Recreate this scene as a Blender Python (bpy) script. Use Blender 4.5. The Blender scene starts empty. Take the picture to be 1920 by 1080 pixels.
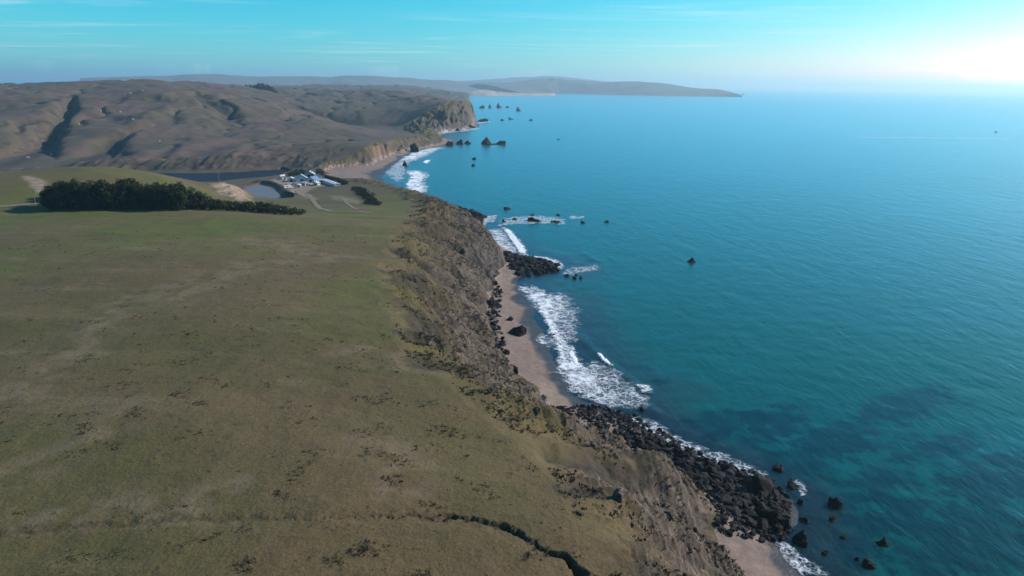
import bpy, bmesh, math, random
import numpy as np
from mathutils import Vector, Matrix, Euler

# ------------------------------------------------------------------ camera
scn = bpy.context.scene
COL = scn.collection
CAM_H = 100.0
PITCH = math.radians(16.62)
ROLL = math.radians(0.75)
cam_data = bpy.data.cameras.new('camera')
cam_data.lens = 24.0
cam_data.sensor_width = 36.0
cam_data.clip_start = 0.5
cam_data.clip_end = 200000.0
cam = bpy.data.objects.new('camera', cam_data)
COL.objects.link(cam)
cam.matrix_world = (Matrix.Translation((0, 0, CAM_H)) @ Matrix.Rotation(math.pi / 2 - PITCH, 4, 'X')
                    @ Matrix.Rotation(ROLL, 4, 'Z'))
scn.camera = cam

# ------------------------------------------------------------------ daylight
SUN_ELEV = math.radians(30.0)
SUN_AZ = math.radians(70.0)          # clockwise from +Y, to the right of the view
SKY_STRENGTH = 0.078
world = bpy.data.worlds.new('World')
scn.world = world
world.use_nodes = True
wt = world.node_tree
wt.nodes.clear()
def wn(kind, **kw):
    n = wt.nodes.new(kind)
    for k, v in kw.items():
        setattr(n, k, v)
    return n
w_out = wn('ShaderNodeOutputWorld')
w_bg = wn('ShaderNodeBackground')
w_bg.inputs['Strength'].default_value = SKY_STRENGTH
w_sky = wn('ShaderNodeTexSky', sky_type='NISHITA', sun_disc=False)
w_sky.sun_elevation = SUN_ELEV
w_sky.sun_rotation = SUN_AZ
w_sky.altitude = 0.0
w_sky.air_density = 1.0
w_sky.dust_density = 0.5
w_sky.ozone_density = 3.0
# grade of the whole sky towards the clean cyan of the day: one curve per channel, the same everywhere
w_rgb = wn('ShaderNodeSeparateColor'); wt.links.new(w_sky.outputs['Color'], w_rgb.inputs[0])
w_tint = wn('ShaderNodeCombineColor')
for ch, (gain, power) in enumerate(((0.131, 3.3), (0.128, 0.98), (0.136, 0.66))):
    g = wn('ShaderNodeMath', operation='MULTIPLY'); g.inputs[1].default_value = gain
    p = wn('ShaderNodeMath', operation='POWER'); p.inputs[1].default_value = power
    k = wn('ShaderNodeMath', operation='DIVIDE'); k.inputs[1].default_value = 0.1
    wt.links.new(w_rgb.outputs[ch], g.inputs[0]); wt.links.new(g.outputs[0], p.inputs[0]); wt.links.new(p.outputs[0], k.inputs[0])
    wt.links.new(k.outputs[0], w_tint.inputs[ch])
# thin high cirrus, laid out on a level sheet far above the sea
w_tc = wn('ShaderNodeTexCoord')
w_sep = wn('ShaderNodeSeparateXYZ')
wt.links.new(w_tc.outputs['Generated'], w_sep.inputs[0])
w_z = wn('ShaderNodeMath', operation='MAXIMUM'); w_z.inputs[1].default_value = 0.02
wt.links.new(w_sep.outputs['Z'], w_z.inputs[0])
w_dx = wn('ShaderNodeMath', operation='DIVIDE'); w_dy = wn('ShaderNodeMath', operation='DIVIDE')
wt.links.new(w_sep.outputs['X'], w_dx.inputs[0]); wt.links.new(w_z.outputs[0], w_dx.inputs[1])
wt.links.new(w_sep.outputs['Y'], w_dy.inputs[0]); wt.links.new(w_z.outputs[0], w_dy.inputs[1])
w_cmb = wn('ShaderNodeCombineXYZ')
wt.links.new(w_dx.outputs[0], w_cmb.inputs[0]); wt.links.new(w_dy.outputs[0], w_cmb.inputs[1])
w_map = wn('ShaderNodeMapping')
w_map.inputs['Rotation'].default_value = (0, 0, math.radians(24))
w_map.inputs['Location'].default_value = (3.1, 5.4, 0)
w_map.inputs['Scale'].default_value = (0.13, 0.36, 1)
wt.links.new(w_cmb.outputs[0], w_map.inputs[0])
w_noise = wn('ShaderNodeTexNoise')
w_noise.inputs['Scale'].default_value = 1.0
w_noise.inputs['Detail'].default_value = 7.0
w_noise.inputs['Roughness'].default_value = 0.62
w_noise.inputs['Distortion'].default_value = 1.1
wt.links.new(w_map.outputs[0], w_noise.inputs['Vector'])
w_ramp = wn('ShaderNodeMapRange', interpolation_type='SMOOTHSTEP')
w_ramp.inputs['From Min'].default_value = 0.50
w_ramp.inputs['From Max'].default_value = 0.78
w_ramp.inputs['To Max'].default_value = 0.55
wt.links.new(w_noise.outputs['Fac'], w_ramp.inputs['Value'])
w_cl = wn('ShaderNodeMixRGB', blend_type='MIX')
w_cl.inputs['Color2'].default_value = (7.6, 9.4, 9.8, 1.0)
wt.links.new(w_ramp.outputs[0], w_cl.inputs['Fac'])
wt.links.new(w_tint.outputs[0], w_cl.inputs['Color1'])
wt.links.new(w_cl.outputs[0], w_bg.inputs['Color'])
wt.links.new(w_bg.outputs[0], w_out.inputs['Surface'])

sun_data = bpy.data.lights.new('sun', 'SUN')
sun_data.energy = 5.0
sun_data.angle = math.radians(0.5)
sun_data.color = (1.0, 0.94, 0.86)
sun = bpy.data.objects.new('sun', sun_data)
COL.objects.link(sun)
to_sun = Vector((math.sin(SUN_AZ) * math.cos(SUN_ELEV), math.cos(SUN_AZ) * math.cos(SUN_ELEV), math.sin(SUN_ELEV)))
sun.rotation_euler = to_sun.to_track_quat('Z', 'Y').to_euler()
sun.location = to_sun * 900

scn.view_settings.view_transform = 'Standard'
scn.view_settings.look = 'None'
scn.view_settings.exposure = 0.42
scn.view_settings.gamma = 1.0
scn.view_settings.use_curve_mapping = False
scn.cycles.max_bounces = 6
scn.cycles.diffuse_bounces = 2
scn.cycles.glossy_bounces = 2
scn.cycles.transparent_max_bounces = 12
scn.cycles.volume_bounces = 0
scn.cycles.use_denoising = True

# ------------------------------------------------------------------ survey of the place, metres (x right, y away, z up)
SURVEY = {'back_ridge': [(-1096.8, 13957.0, 135.9), (-576.1, 13988.1, 182.5), (-53.9, 13999.9, 219.2), (368.7, 14195.2, 251.4), (685.3, 14183.5, 275.5), (1039.8, 13961.3, 252.4), (1383.1, 13730.5, 205.4), (1849.3, 13372.7, 151.6),
                (2192.1, 13016.7, 108.5)],
 'bank': [(-246.7, 660.6), (-233.7, 654.4), (-215.8, 631.1), (-197.5, 593.9), (-174.4, 540.2)],
 'bare_patch': [(-292.0, 403.1), (-285.4, 403.7), (-271.2, 396.5), (-247.7, 360.6), (-260.4, 370.2)],
 'bluff_gullies': [([(-52.3, 279.9), (-42.1, 274.0), (-31.8, 279.7), (-20.9, 284.1), (-11.1, 284.3)], 2.6, 4.5), ([(-32.9, 166.8), (-27.1, 172.0), (-19.9, 184.3), (-11.1, 193.1), (-1.2, 197.2)], 2.6, 4.5),
                   ([(-55.9, 324.5), (-41.6, 322.7), (-26.9, 331.5), (-15.0, 334.6)], 2.4, 4), ([(-47.6, 239.3), (-36.6, 236.2), (-22.1, 245.0), (-11.2, 249.1)], 1.8, 4),
                   ([(-23.1, 145.5), (-13.8, 150.8), (-3.9, 166.5), (6.6, 176.2)], 2.2, 4), ([(8.4, 113.2), (16.1, 117.9), (25.1, 125.0), (39.0, 127.5)], 2.2, 3.5), ([(8.2, 96.6), (18.9, 106.6), (31.4, 115.0)], 1.8, 3),
                   ([(20.9, 120.6), (31.2, 125.4), (41.2, 126.1)], 2.2, 3)],
 'boat': (1204.8, 1752.3),
 'boulder_core': [(37.7, 186.4), (51.5, 170.6), (63.1, 160.0), (68.8, 150.3), (65.5, 138.7), (57.7, 135.9), (52.5, 138.4), (51.9, 148.1), (42.4, 162.6), (35.3, 171.9)],
 'boulder_field': [(22.2, 202.2), (29.9, 201.7), (37.7, 196.3), (46.3, 185.0), (53.8, 173.6), (61.0, 167.1), (68.0, 161.9), (71.6, 154.4), (67.5, 138.7), (61.8, 133.7), (54.2, 132.6), (47.7, 133.4), (49.3, 143.6), (46.4, 152.6),
                   (39.9, 161.2), (35.5, 169.0), (27.1, 179.0), (21.8, 189.4), (14.0, 196.3)],
 'brow': [(50, -60), (17.0, 57.4), (11.7, 74.9), (10.4, 82.0), (8.5, 89.4), (6.6, 98.9), (4.5, 104.3), (-0.1, 112.8), (-8.3, 124.8), (-14.6, 134.8), (-21.6, 143.2), (-29.5, 157.9), (-33.8, 176.3), (-44.1, 207.6), (-50.3, 250.8),
          (-54.4, 292.1), (-57.5, 329.9), (-58.2, 364.6), (-59.1, 401.1), (-69.6, 449.0), (-91.7, 514.8), (-121.1, 590.7), (-152.8, 647.6), (-178.8, 689.8), (-203.3, 732.4), (-222.4, 768.5), (-222.4, 804.8), (-202.6, 837.9),
          (-186.9, 870.2), (-184.9, 921.6), (-183.9, 993.1), (-176.0, 1075.7), (-159.8, 1169.1), (-143.5, 1236.7), (-166.4, 1329.6), (-208.0, 1404.7), (-239.4, 1480.8), (-235.0, 1552.3), (-202.4, 1627.5), (-171.1, 1711.5),
          (-144.2, 1794.2), (-130.9, 1895.5), (-133.6, 2045.6), (-151.4, 2345.1), (-182.4, 2794.1), (-233.2, 3492.2), (-296.0, 4289.8), (-359.1, 4987.1)],
 'buildings': [(-206.7, 668.1, 11.48, 9.84, 2.79, 3.61, 20), (-193.4, 661.8, 9.84, 7.38, 2.87, 2.46, -30), (-213.7, 719.6, 9.84, 7.38, 3.28, 2.87, 10), (-171.9, 642.6, 5.0, 37.0, 2.4, 0.7, -146.3),
               (-183.9, 655.4, 7.38, 4.1, 2.13, 0.57, 15), (-216.8, 667.1, 6.56, 4.92, 2.46, 1.64, 15), (-196.2, 643.4, 5.74, 4.1, 2.13, 1.31, 70), (-184.5, 640.9, 4.92, 4.1, 2.13, 1.15, -20),
               (-228.2, 681.3, 4.92, 3.28, 2.05, 1.07, 40), (-201.1, 704.3, 6.56, 4.92, 2.46, 1.8, 30), (-199.0, 632.6, 4.1, 3.28, 1.97, 0.82, 10)],
 'cliff_foot_rocks': [(-9.7, 340.7), (-5.3, 326.4), (-5.6, 278.1), (-1.7, 241.5), (3.2, 215.0), (9.1, 200.7), (8.9, 195.0), (4.9, 206.6), (-2.6, 231.2), (-6.5, 252.6), (-10.4, 285.0)],
 'cove_rocks': [(-55.9, 558.7), (-44.5, 564.7), (-31.0, 545.9), (-20.9, 530.3), (-22.7, 506.3), (-32.7, 505.6), (-42.5, 517.6)],
 'crack': [(-73.0, 78.5), (-58.2, 80.4), (-42.9, 82.1), (-29.5, 82.4), (-20.2, 84.4), (-15.0, 85.6), (-8.2, 86.7), (-4.2, 86.0), (-0.7, 84.7), (2.3, 82.7), (3.4, 80.8), (5.9, 79.7), (7.8, 79.1), (9.0, 76.8), (10.5, 74.2),
           (14.0, 71.1)],
 'dirt_bank': [(-245.1, 546.5), (-240.8, 567.4), (-226.7, 559.6), (-203.0, 523.0), (-179.9, 473.1), (-184.6, 456.3), (-202.7, 465.1), (-229.7, 510.6)],
 'dunes': [(-442.4, 6484.9, 14.9), (-368.5, 6389.4, 44.6), (-287.2, 6393.6, 47.9), (-192.8, 6447.1, 39.4), (-72.2, 6499.6, 26.4), (125.1, 6598.8, 18.2), (389.2, 6889.0, 20.4)],
 'far_beach': [(-399.2, 6264.0), (-315.8, 6488.2), (-24.6, 6905.0), (263.0, 7737.4), (856.7, 9905.1)],
 'far_grove': [(-811.7, 2152.0, 10.8), (-801.8, 2155.7, 14.4), (-791.8, 2159.4, 16.2), (-783.2, 2162.5, 18.0), (-774.7, 2165.6, 21.6), (-766.0, 2168.7, 21.6), (-757.3, 2171.7, 19.8), (-748.6, 2174.8, 16.2), (-739.8, 2177.8, 12.6),
               (-731.0, 2180.7, 10.8)],
 'far_mountains': [(-4687.6, 7682.9, 101.6), (-4470.3, 7811.3, 122.1), (-4006.7, 8059.0, 141.9), (-3783.1, 8166.3, 160.5), (-3630.5, 8235.2, 160.3), (-3498.6, 8292.2, 180.4), (-3286.9, 8378.3, 160.5), (-2955.2, 8501.0, 147.9),
                   (-2606.9, 8614.2, 165.7), (-2308.2, 8699.0, 158.0), (-1999.7, 8775.0, 175.1), (-1621.3, 8852.8, 161.8), (-1232.8, 9419.7, 151.7), (-744.1, 9470.8, 137.9), (-248.9, 9496.7, 110.2)],
 'foam': [('beach surf',
           [(1.7, 351.0), (4.9, 330.5), (8.4, 317.2), (12.5, 299.4), (14.8, 284.7), (16.2, 274.4), (16.7, 267.3), (17.5, 257.0), (18.2, 248.4), (17.7, 236.7), (18.1, 227.0), (18.9, 221.4), (21.9, 212.4), (24.4, 206.3),
            (30.0, 201.8), (35.2, 196.0)],
           [(9.0, 347.3), (16.8, 331.1), (22.5, 317.8), (24.2, 301.4), (21.6, 284.9), (19.6, 274.6), (21.5, 266.2), (23.5, 257.2), (24.9, 248.7), (25.9, 237.0), (30.9, 228.3), (33.7, 222.8), (30.2, 215.6), (36.7, 209.9),
            (39.3, 203.6), (39.9, 196.8)],
           0.74, 0.3),
          ('inner breaker', [(22.0, 250.8), (22.5, 244.2), (23.5, 236.9), (24.2, 232.9)], [(23.9, 251.4), (24.8, 244.3), (25.7, 237.0), (25.4, 233.0)], 1.0, 0.5),
          ('outer breaker', [(32.8, 246.7), (33.7, 241.4), (35.0, 236.3), (37.0, 232.9)], [(34.0, 247.9), (35.4, 242.0), (36.9, 236.9), (38.2, 233.4)], 1.0, 0.7),
          ('small splash', [(43.8, 218.6), (43.6, 213.0), (44.6, 210.6)], [(47.7, 218.8), (48.5, 215.3), (47.5, 211.1)], 0.75, 0.5),
          ('boulder surf', [(35.2, 196.0), (38.9, 188.3), (43.2, 181.2), (48.2, 175.2), (55.4, 167.8), (62.6, 162.6), (67.7, 156.6)],
           [(40.7, 198.3), (45.9, 190.2), (48.8, 183.6), (53.6, 178.3), (62.2, 170.8), (68.4, 164.9), (73.0, 156.7)], 0.5, 0.2),
          ('seaward swirl', [(75.0, 159.8), (75.4, 156.0), (73.9, 151.2)], [(77.2, 160.8), (77.8, 156.8), (76.4, 152.0)], 0.42, 0.05),
          ('corner surf', [(60.8, 134.6), (60.9, 130.1), (61.5, 126.2), (62.6, 121.7)], [(64.0, 134.1), (65.2, 129.5), (67.1, 125.6), (68.9, 121.8)], 0.6, 0.25),
          ('cove swash', [(-19.8, 485.1), (-20.8, 463.1), (-15.3, 443.3), (-8.8, 423.6), (-3.6, 408.2)], [(-9.2, 491.5), (-4.2, 464.1), (1.4, 437.9), (5.0, 417.1), (7.5, 400.7)], 0.68, 0.05),
          ('cove breaker', [(-9.2, 493.5), (-5.0, 467.6), (-1.1, 444.1), (2.0, 422.8), (4.6, 406.0), (9.4, 398.2)], [(-4.5, 489.9), (1.4, 464.5), (4.9, 441.3), (8.5, 423.1), (8.2, 406.1), (12.6, 397.0)], 0.9, 0.7),
          ('point surf', [(7.9, 403.4), (15.7, 395.9), (21.9, 391.1), (26.5, 383.9), (25.0, 369.6)], [(12.7, 403.7), (19.8, 401.4), (25.3, 396.4), (29.7, 386.5), (28.6, 369.8)], 0.72, 0.4),
          ('rock line surf', [(-12.3, 493.3), (-0.6, 498.0), (15.4, 505.2), (31.2, 502.2), (42.8, 496.9)], [(-13.2, 526.7), (-0.7, 527.6), (16.2, 537.9), (32.8, 529.9), (44.7, 521.9)], 0.5, 0.2),
          ('inshore lace', [(-22.1, 492.7), (-18.7, 504.9), (-12.8, 509.5)], [(-23.6, 526.0), (-17.7, 535.4), (-11.3, 535.9)], 0.6, 0.2),
          ('lone ripple', [(43.0, 526.2), (49.1, 524.4), (56.8, 527.2)], [(43.8, 537.5), (50.3, 538.0), (58.0, 538.5)], 0.55, 0.2),
          ('point trail', [(25.9, 356.4), (35.2, 363.4), (51.2, 373.2)], [(27.0, 373.2), (36.6, 379.6), (52.6, 385.2)], 0.4, 0.1),
          ('far beach breaker', [(-130.1, 826.9), (-119.6, 782.4), (-112.6, 750.8), (-112.1, 712.9), (-106.4, 678.9), (-96.6, 648.4), (-84.8, 620.5)],
           [(-124.1, 838.4), (-104.1, 803.7), (-94.6, 766.2), (-97.2, 722.4), (-85.7, 688.2), (-84.5, 652.8), (-83.3, 623.8)], 0.8, 0.5),
          ('far beach swash', [(-145.7, 765.6), (-149.0, 824.9), (-150.8, 881.6), (-156.5, 960.1)], [(-117.7, 692.8), (-119.7, 759.1), (-135.2, 859.7), (-139.8, 962.3)], 0.6, 0.05),
          ('far north lines', [(-150.8, 906.6), (-154.8, 997.6), (-147.4, 1055.7), (-133.4, 1102.5), (-116.5, 1153.9)], [(-135.2, 895.8), (-128.8, 963.6), (-121.1, 1025.8), (-121.9, 1067.9), (-109.2, 1115.5)], 0.75, 0.3),
          ('far short breaker', [(-119.6, 903.9), (-118.1, 937.0)], [(-111.8, 886.2), (-112.4, 937.7)], 1.0, 0.4),
          ('headland surf', [(-168.5, 1452.7), (-144.1, 1524.8), (-113.6, 1586.0), (-85.3, 1671.8)], [(-160.0, 1407.4), (-129.8, 1493.1), (-98.7, 1542.8), (-72.1, 1633.6)], 0.6, 0.3),
          ('headland tip surf', [(-104.4, 1853.6), (-85.8, 1911.2), (-66.1, 1972.5)], [(-98.9, 1804.7), (-82.1, 1859.0), (-61.8, 1931.0)], 0.65, 0.3),
          ('backwash', [(17.7, 232.7), (18.5, 221.0), (22.9, 209.5), (28.4, 203.3), (35.3, 197.1)], [(33.2, 244.6), (37.5, 230.9), (42.4, 219.5), (44.3, 208.9), (43.9, 197.3)], 0.52, 0.02),
          ('upper backwash', [(7.9, 321.6), (13.4, 291.8), (16.0, 271.1), (18.4, 254.1)], [(27.4, 336.3), (30.8, 297.8), (27.4, 272.9), (30.1, 254.5)], 0.5, 0.02),
          ('beach ripple lace', [(9.0, 259.6), (14.1, 253.9), (18.0, 248.4)], [(11.5, 271.0), (16.8, 264.8), (20.2, 260.1)], 0.45, 0.02)],
 'foot': [(95, -60), (54.7, 90.7), (48.6, 116.1), (47.9, 120.8), (46.8, 127.7), (49.7, 135.3), (50.6, 143.6), (47.5, 152.7), (41.0, 161.7), (35.7, 168.2), (28.1, 175.4), (21.3, 181.2), (15.5, 187.7), (11.9, 195.5), (8.8, 202.7),
          (6.2, 211.2), (2.6, 221.7), (-1.2, 233.2), (-5.1, 249.8), (-7.3, 266.0), (-10.0, 292.5), (-10.0, 321.6), (-7.2, 351.2), (-5.0, 371.5), (-4.7, 392.7), (-8.6, 414.5), (-16.2, 440.1), (-25.0, 472.6), (-36.0, 507.6),
          (-47.8, 531.3), (-62.6, 551.9), (-76.7, 576.9), (-95.3, 616.2), (-116.5, 664.4), (-133.8, 692.7), (-155.6, 706.6), (-176.4, 712.8), (-195.3, 736.6), (-215.2, 776.5), (-219.5, 806.6), (-201.4, 830.3), (-179.6, 849.9),
          (-175.7, 912.7), (-174.6, 992.6), (-159.2, 1070.7), (-134.6, 1142.0), (-119.4, 1221.1), (-139.5, 1305.1), (-156.2, 1402.3), (-152.0, 1510.7), (-119.3, 1582.5), (-102.9, 1689.4), (-116.8, 1967.8), (-140.6, 2310.6),
          (-174.2, 2795.4), (-225.4, 3533.9), (-285.8, 4329.0), (-345.1, 5056.3), (-405.2, 5686.6)],
 'ground_points': [(-62.8, 70.4, 41), (-30.0, 71.0, 41), (3.3, 74.1, 39), (-50.7, 53.6, 41), (-2.7, 55.3, 40), (-91.5, 109.9, 40), (-43.4, 109.3, 41), (-15.5, 113.8, 39), (-134.3, 168.8, 39), (-77.9, 168.2, 40),
                   (-46.3, 175.2, 38), (-185.8, 239.8, 38), (-127.2, 238.9, 39), (-65.7, 254.4, 36), (-255.3, 335.4, 36), (-218.9, 341.1, 36), (-180.6, 345.5, 36), (-141.3, 349.3, 35), (-109.5, 353.3, 33), (-76.3, 355.0, 32),
                   (-126.1, 468.4, 20), (-101.6, 474.8, 20), (-136.0, 555.9, 14), (-163.0, 574.0, 10), (-215.0, 593.1, 5), (-213.5, 631.4, 5.5), (-220.2, 548.6, 14), (-209.8, 484.2, 22), (-175.6, 418.7, 26), (-144.5, 456.2, 20),
                   (-208.6, 664.3, 7), (-190.4, 673.8, 7), (-163.6, 650.1, 8), (-236.0, 717.4, 5), (-322.5, 370.5, 44), (-313.2, 417.8, 44), (-282.8, 437.5, 46), (-245.0, 435.7, 43), (-226.8, 459.7, 36), (-221.2, 503.1, 26),
                   (17.0, 57.4, 38), (11.7, 74.9, 38), (10.4, 82.0, 38), (8.5, 89.4, 38), (6.6, 98.9, 37), (4.5, 104.3, 37), (-0.1, 112.8, 37), (-8.3, 124.8, 38), (-14.6, 134.8, 38), (-21.6, 143.2, 38), (-29.5, 157.9, 38),
                   (-33.8, 176.3, 37), (-44.1, 207.6, 36), (-50.3, 250.8, 35), (-54.4, 292.1, 34), (-57.5, 329.9, 33), (-58.2, 364.6, 31), (-59.1, 401.1, 28), (-69.6, 449.0, 24), (-91.7, 514.8, 20), (-121.1, 590.7, 14),
                   (-152.8, 647.6, 9), (-178.8, 689.8, 5), (-203.3, 732.4, 3.5), (-571.1, 763.4, 3), (-668.1, 773.0, 3), (-505.2, 786.2, 3), (-431.1, 778.9, 3), (-369.1, 775.6, 3), (-324.9, 785.5, 3), (-278.8, 811.7, 3),
                   (-568.8, 759.3, 0), (-519.4, 774.3, 0), (-410.1, 738.7, 0), (-349.2, 731.6, 0), (-307.1, 740.2, 0), (-276.2, 767.7, 1), (-650.1, 750.6, 0), (-504.8, 792.2, 9), (-453.8, 789.0, 10), (-409.6, 798.0, 9),
                   (-360.3, 798.3, 9), (-321.0, 808.7, 9), (-284.6, 830.8, 9), (-258.1, 828.1, 9), (-222.4, 768.5, 5.8), (-222.4, 804.8, 8.8), (-202.6, 837.9, 11.9), (-186.9, 870.2, 22.0), (-184.9, 921.6, 23.1),
                   (-183.9, 993.1, 20.3), (-176.0, 1075.7, 18.0), (-159.8, 1169.1, 14.0), (-143.5, 1236.7, 8.4), (-166.4, 1329.6, 5.3), (-208.0, 1404.7, 3.8), (-239.4, 1480.8, 4.9), (-235.0, 1552.3, 17.8), (-202.4, 1627.5, 39.6),
                   (-171.1, 1711.5, 57.0), (-144.2, 1794.2, 58.0), (-130.9, 1895.5, 49.0), (-133.6, 2045.6, 37.5), (-151.4, 2345.1, 31.9), (-182.4, 2794.1, 29.0), (-233.2, 3492.2, 23.9), (-296.0, 4289.8, 18.8),
                   (-359.1, 4987.1, 16.3), (-633.9, 850.1, 2.5), (-784.1, 919.0, 28.1), (-717.3, 972.0, 25.4), (-852.7, 1167.3, 53.7), (-1084.3, 1496.4, 74.2), (-1231.2, 1701.2, 79.4), (-1348.4, 1609.9, 70.7),
                   (-550.0, 853.4, 4.5), (-520.9, 871.5, 4.3), (-506.1, 994.6, 19.1), (-583.0, 1154.8, 40.5), (-677.1, 1351.9, 70.0), (-922.5, 1774.6, 96.2), (-994.0, 1735.5, 89.9), (-759.5, 1187.9, 54.2), (-989.8, 1560.6, 75.3),
                   (-429.3, 1030.1, 17.4), (-525.6, 1226.1, 38.0), (-626.3, 1472.3, 68.7), (-818.3, 1934.0, 88.0), (-348.1, 977.8, 15.0), (-444.4, 1257.8, 28.3), (-557.6, 1590.4, 56.1), (-757.6, 2171.6, 72.6),
                   (-293.7, 1053.7, 15.8), (-356.2, 1285.6, 28.0), (-305.1, 1273.9, 16.9), (-517.3, 1732.8, 34.4), (-422.3, 1716.8, 22.3), (-347.3, 1666.3, 10.6), (-283.8, 1626.9, 2.5), (-264.1, 1797.0, 42.0),
                   (-222.6, 1912.4, 66.8), (-391.4, 1961.3, 49.7), (-349.8, 2273.2, 72.6), (-499.3, 2039.8, 49.5), (-687.5, 2507.5, 66.0), (-959.7, 3157.4, 69.7), (-965.0, 4087.6, 81.9), (-763.4, 4738.9, 83.5),
                   (-523.4, 5173.6, 71.0), (-329.6, 4187.0, 53.6), (-348.2, 4787.4, 33.4), (-1152.1, 2985.4, 79.8), (-1337.2, 2685.5, 88.6), (-1759.8, 2429.6, 67.9), (-1800, 2400, 57), (-2600, 3600, 41), (-1500, 4500, 46),
                   (-4000, 5000, 31), (-600, 6000, 41), (-2500, 2200, 51), (-1900, 1600, 61), (-1300, 1100, 51), (-5000, 2500, 31)],
 'grove': [(-236.2, 343.0, 10.9), (-233.6, 345.2, 12.0), (-226.8, 342.8, 14.0), (-220.7, 343.4, 15.5), (-215.6, 346.0, 14.6), (-210.8, 347.4, 15.8), (-203.9, 345.1, 12.8), (-198.9, 349.5, 15.6), (-193.7, 347.9, 13.3),
           (-187.7, 348.9, 12.9), (-181.0, 347.2, 13.2), (-175.3, 349.0, 14.4), (-170.5, 347.3, 10.4), (-238.4, 348.7, 9.4), (-233.3, 352.6, 12.9), (-226.1, 352.0, 10.5), (-220.5, 351.4, 12.8), (-214.6, 354.2, 11.8),
           (-207.6, 352.2, 13.3), (-199.4, 352.8, 14.8), (-194.3, 352.6, 12.8), (-188.4, 352.5, 12.2), (-184.9, 355.4, 13.7), (-176.2, 356.5, 14.5), (-241.6, 359.4, 9.3), (-234.3, 356.6, 8.3), (-230.5, 358.6, 10.6),
           (-224.5, 360.2, 10.3), (-221.3, 360.8, 9.9), (-211.6, 360.1, 10.9), (-205.7, 361.3, 13.1), (-199.2, 359.8, 11.8), (-194.4, 364.0, 9.2), (-189.4, 363.3, 9.1), (-181.3, 360.4, 10.5), (-242.8, 364.0, 9.9),
           (-235.9, 364.4, 7.8), (-228.9, 364.1, 8.9), (-223.3, 367.5, 9.2), (-218.4, 366.8, 9.3), (-211.5, 367.2, 9.7), (-203.6, 368.0, 10.6), (-198.4, 369.9, 10.4), (-190.8, 366.5, 11.3), (-184.8, 370.0, 8.4)],
 'gullies': [([(-597.4, 749.4), (-593.8, 795.4), (-628.8, 895.1), (-704.7, 1065.0), (-783.3, 1239.4), (-821.5, 1321.9)], 40, 34), ([(-534.7, 836.3), (-553.8, 930.4), (-583.6, 1037.2), (-569.0, 1124.4)], 24, 32),
             ([(-329.9, 1583.3), (-398.4, 1671.9), (-470.4, 1704.3), (-536.2, 1752.0)], 26, 60), ([(-533.2, 1305.3), (-597.3, 1389.0), (-661.3, 1475.9)], 16, 30), ([(-342.6, 895.0), (-362.9, 972.4)], 6, 18),
             ([(-302.3, 921.5), (-317.5, 1000.0)], 6, 18), ([(-476.1, 831.7), (-515.8, 913.6)], 8, 25), ([(-388.2, 857.3), (-413.9, 988.4), (-371.4, 1092.1)], 9, 30), ([(-636.1, 917.0), (-663.8, 987.8)], 9, 22),
             ([(-525.2, 855.7), (-561.7, 938.6)], 9, 20), ([(-427.7, 831.8), (-465.2, 952.9)], 8, 20), ([(-286.8, 1020.8), (-294.6, 1076.4)], 7, 16), ([(-257.1, 1028.7), (-265.9, 1083.9)], 7, 14)],
 'hedges': [[(-197.4, 721.3), (-184.1, 693.9), (-169.2, 664.3), (-154.5, 633.1)], [(-133.7, 580.7), (-118.0, 533.2), (-103.0, 485.4), (-89.5, 436.8)]],
 'kelp_vignette': [((53.1, 221.6), 5, 4), ((76.0, 189.3), 34, 16), ((62.1, 192.4), 18, 9), ((94.9, 180.0), 34, 15), ((130.9, 205.5), 40, 12), ((80.6, 167.9), 18, 12), ((117.5, 158.2), 7, 4), ((98.9, 160.3), 22, 8), ((96.1, 137.7), 18, 8),
          ((77.2, 129.7), 16, 8), ((47.5, 395.0), 9, 5), ((115.9, 141.1), 4, 3), ((124.9, 177.7), 26, 10), ((108.8, 136.0), 45, 26), ((91.5, 145.9), 30, 20), ((132.2, 161.1), 40, 16)],  # kelp; the broad last patches also put the corner's vignette darkening into the water
 'lagoon': [(-559.4, 715.7), (-497.0, 740.0), (-419.9, 757.4), (-361.6, 758.7), (-314.2, 773.3), (-271.5, 808.3), (-254.6, 784.6), (-254.3, 737.8), (-270.0, 702.6), (-298.9, 680.3), (-341.4, 680.1), (-414.6, 696.7),
            (-521.6, 694.3)],
 'low_grove': [(-172.8, 359.0, 11.4), (-174.8, 367.2, 10.3), (-168.5, 357.6, 10.1), (-170.4, 365.7, 9.1), (-163.9, 356.2, 8.6), (-165.6, 364.2, 7.8), (-158.2, 354.4, 6.3), (-159.9, 362.3, 5.7), (-153.9, 353.3, 5.7),
               (-155.5, 361.2, 5.1), (-148.8, 352.1, 5.4), (-150.3, 360.0, 4.9), (-144.5, 351.1, 5.1), (-145.8, 358.9, 4.6), (-140.5, 350.4, 5.1), (-141.8, 358.2, 4.6), (-136.6, 350.3, 5.6), (-137.8, 358.1, 5.0),
               (-132.0, 350.1, 6.1), (-133.1, 357.9, 5.5), (-127.7, 350.0, 5.9), (-128.7, 357.7, 5.3), (-123.3, 349.9, 5.3), (-124.2, 357.7, 4.8), (-119.1, 349.9, 4.8), (-119.9, 357.7, 4.3), (-115.1, 349.9, 4.0),
               (-115.8, 357.6, 3.6), (-110.8, 349.9, 3.2), (-111.4, 357.6, 2.9)],
 'meadow_fence': [(-44.8, 206.0)],
 'orange_cliff': [(-197.6, 917.6, 26), (-193.7, 955.3, 24), (-175.6, 906.4, 18), (-180.3, 1838.5, 70), (-152.9, 1933.4, 60)],
 'outcrops': [(-613.4, 1124.8, 7.1, 'pale rock outcrop with dark shadow, largest on the big hill'), (-743.1, 1367.5, 6.3, 'pale rock outcrop near the top of the big hill, middle one'),
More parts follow.
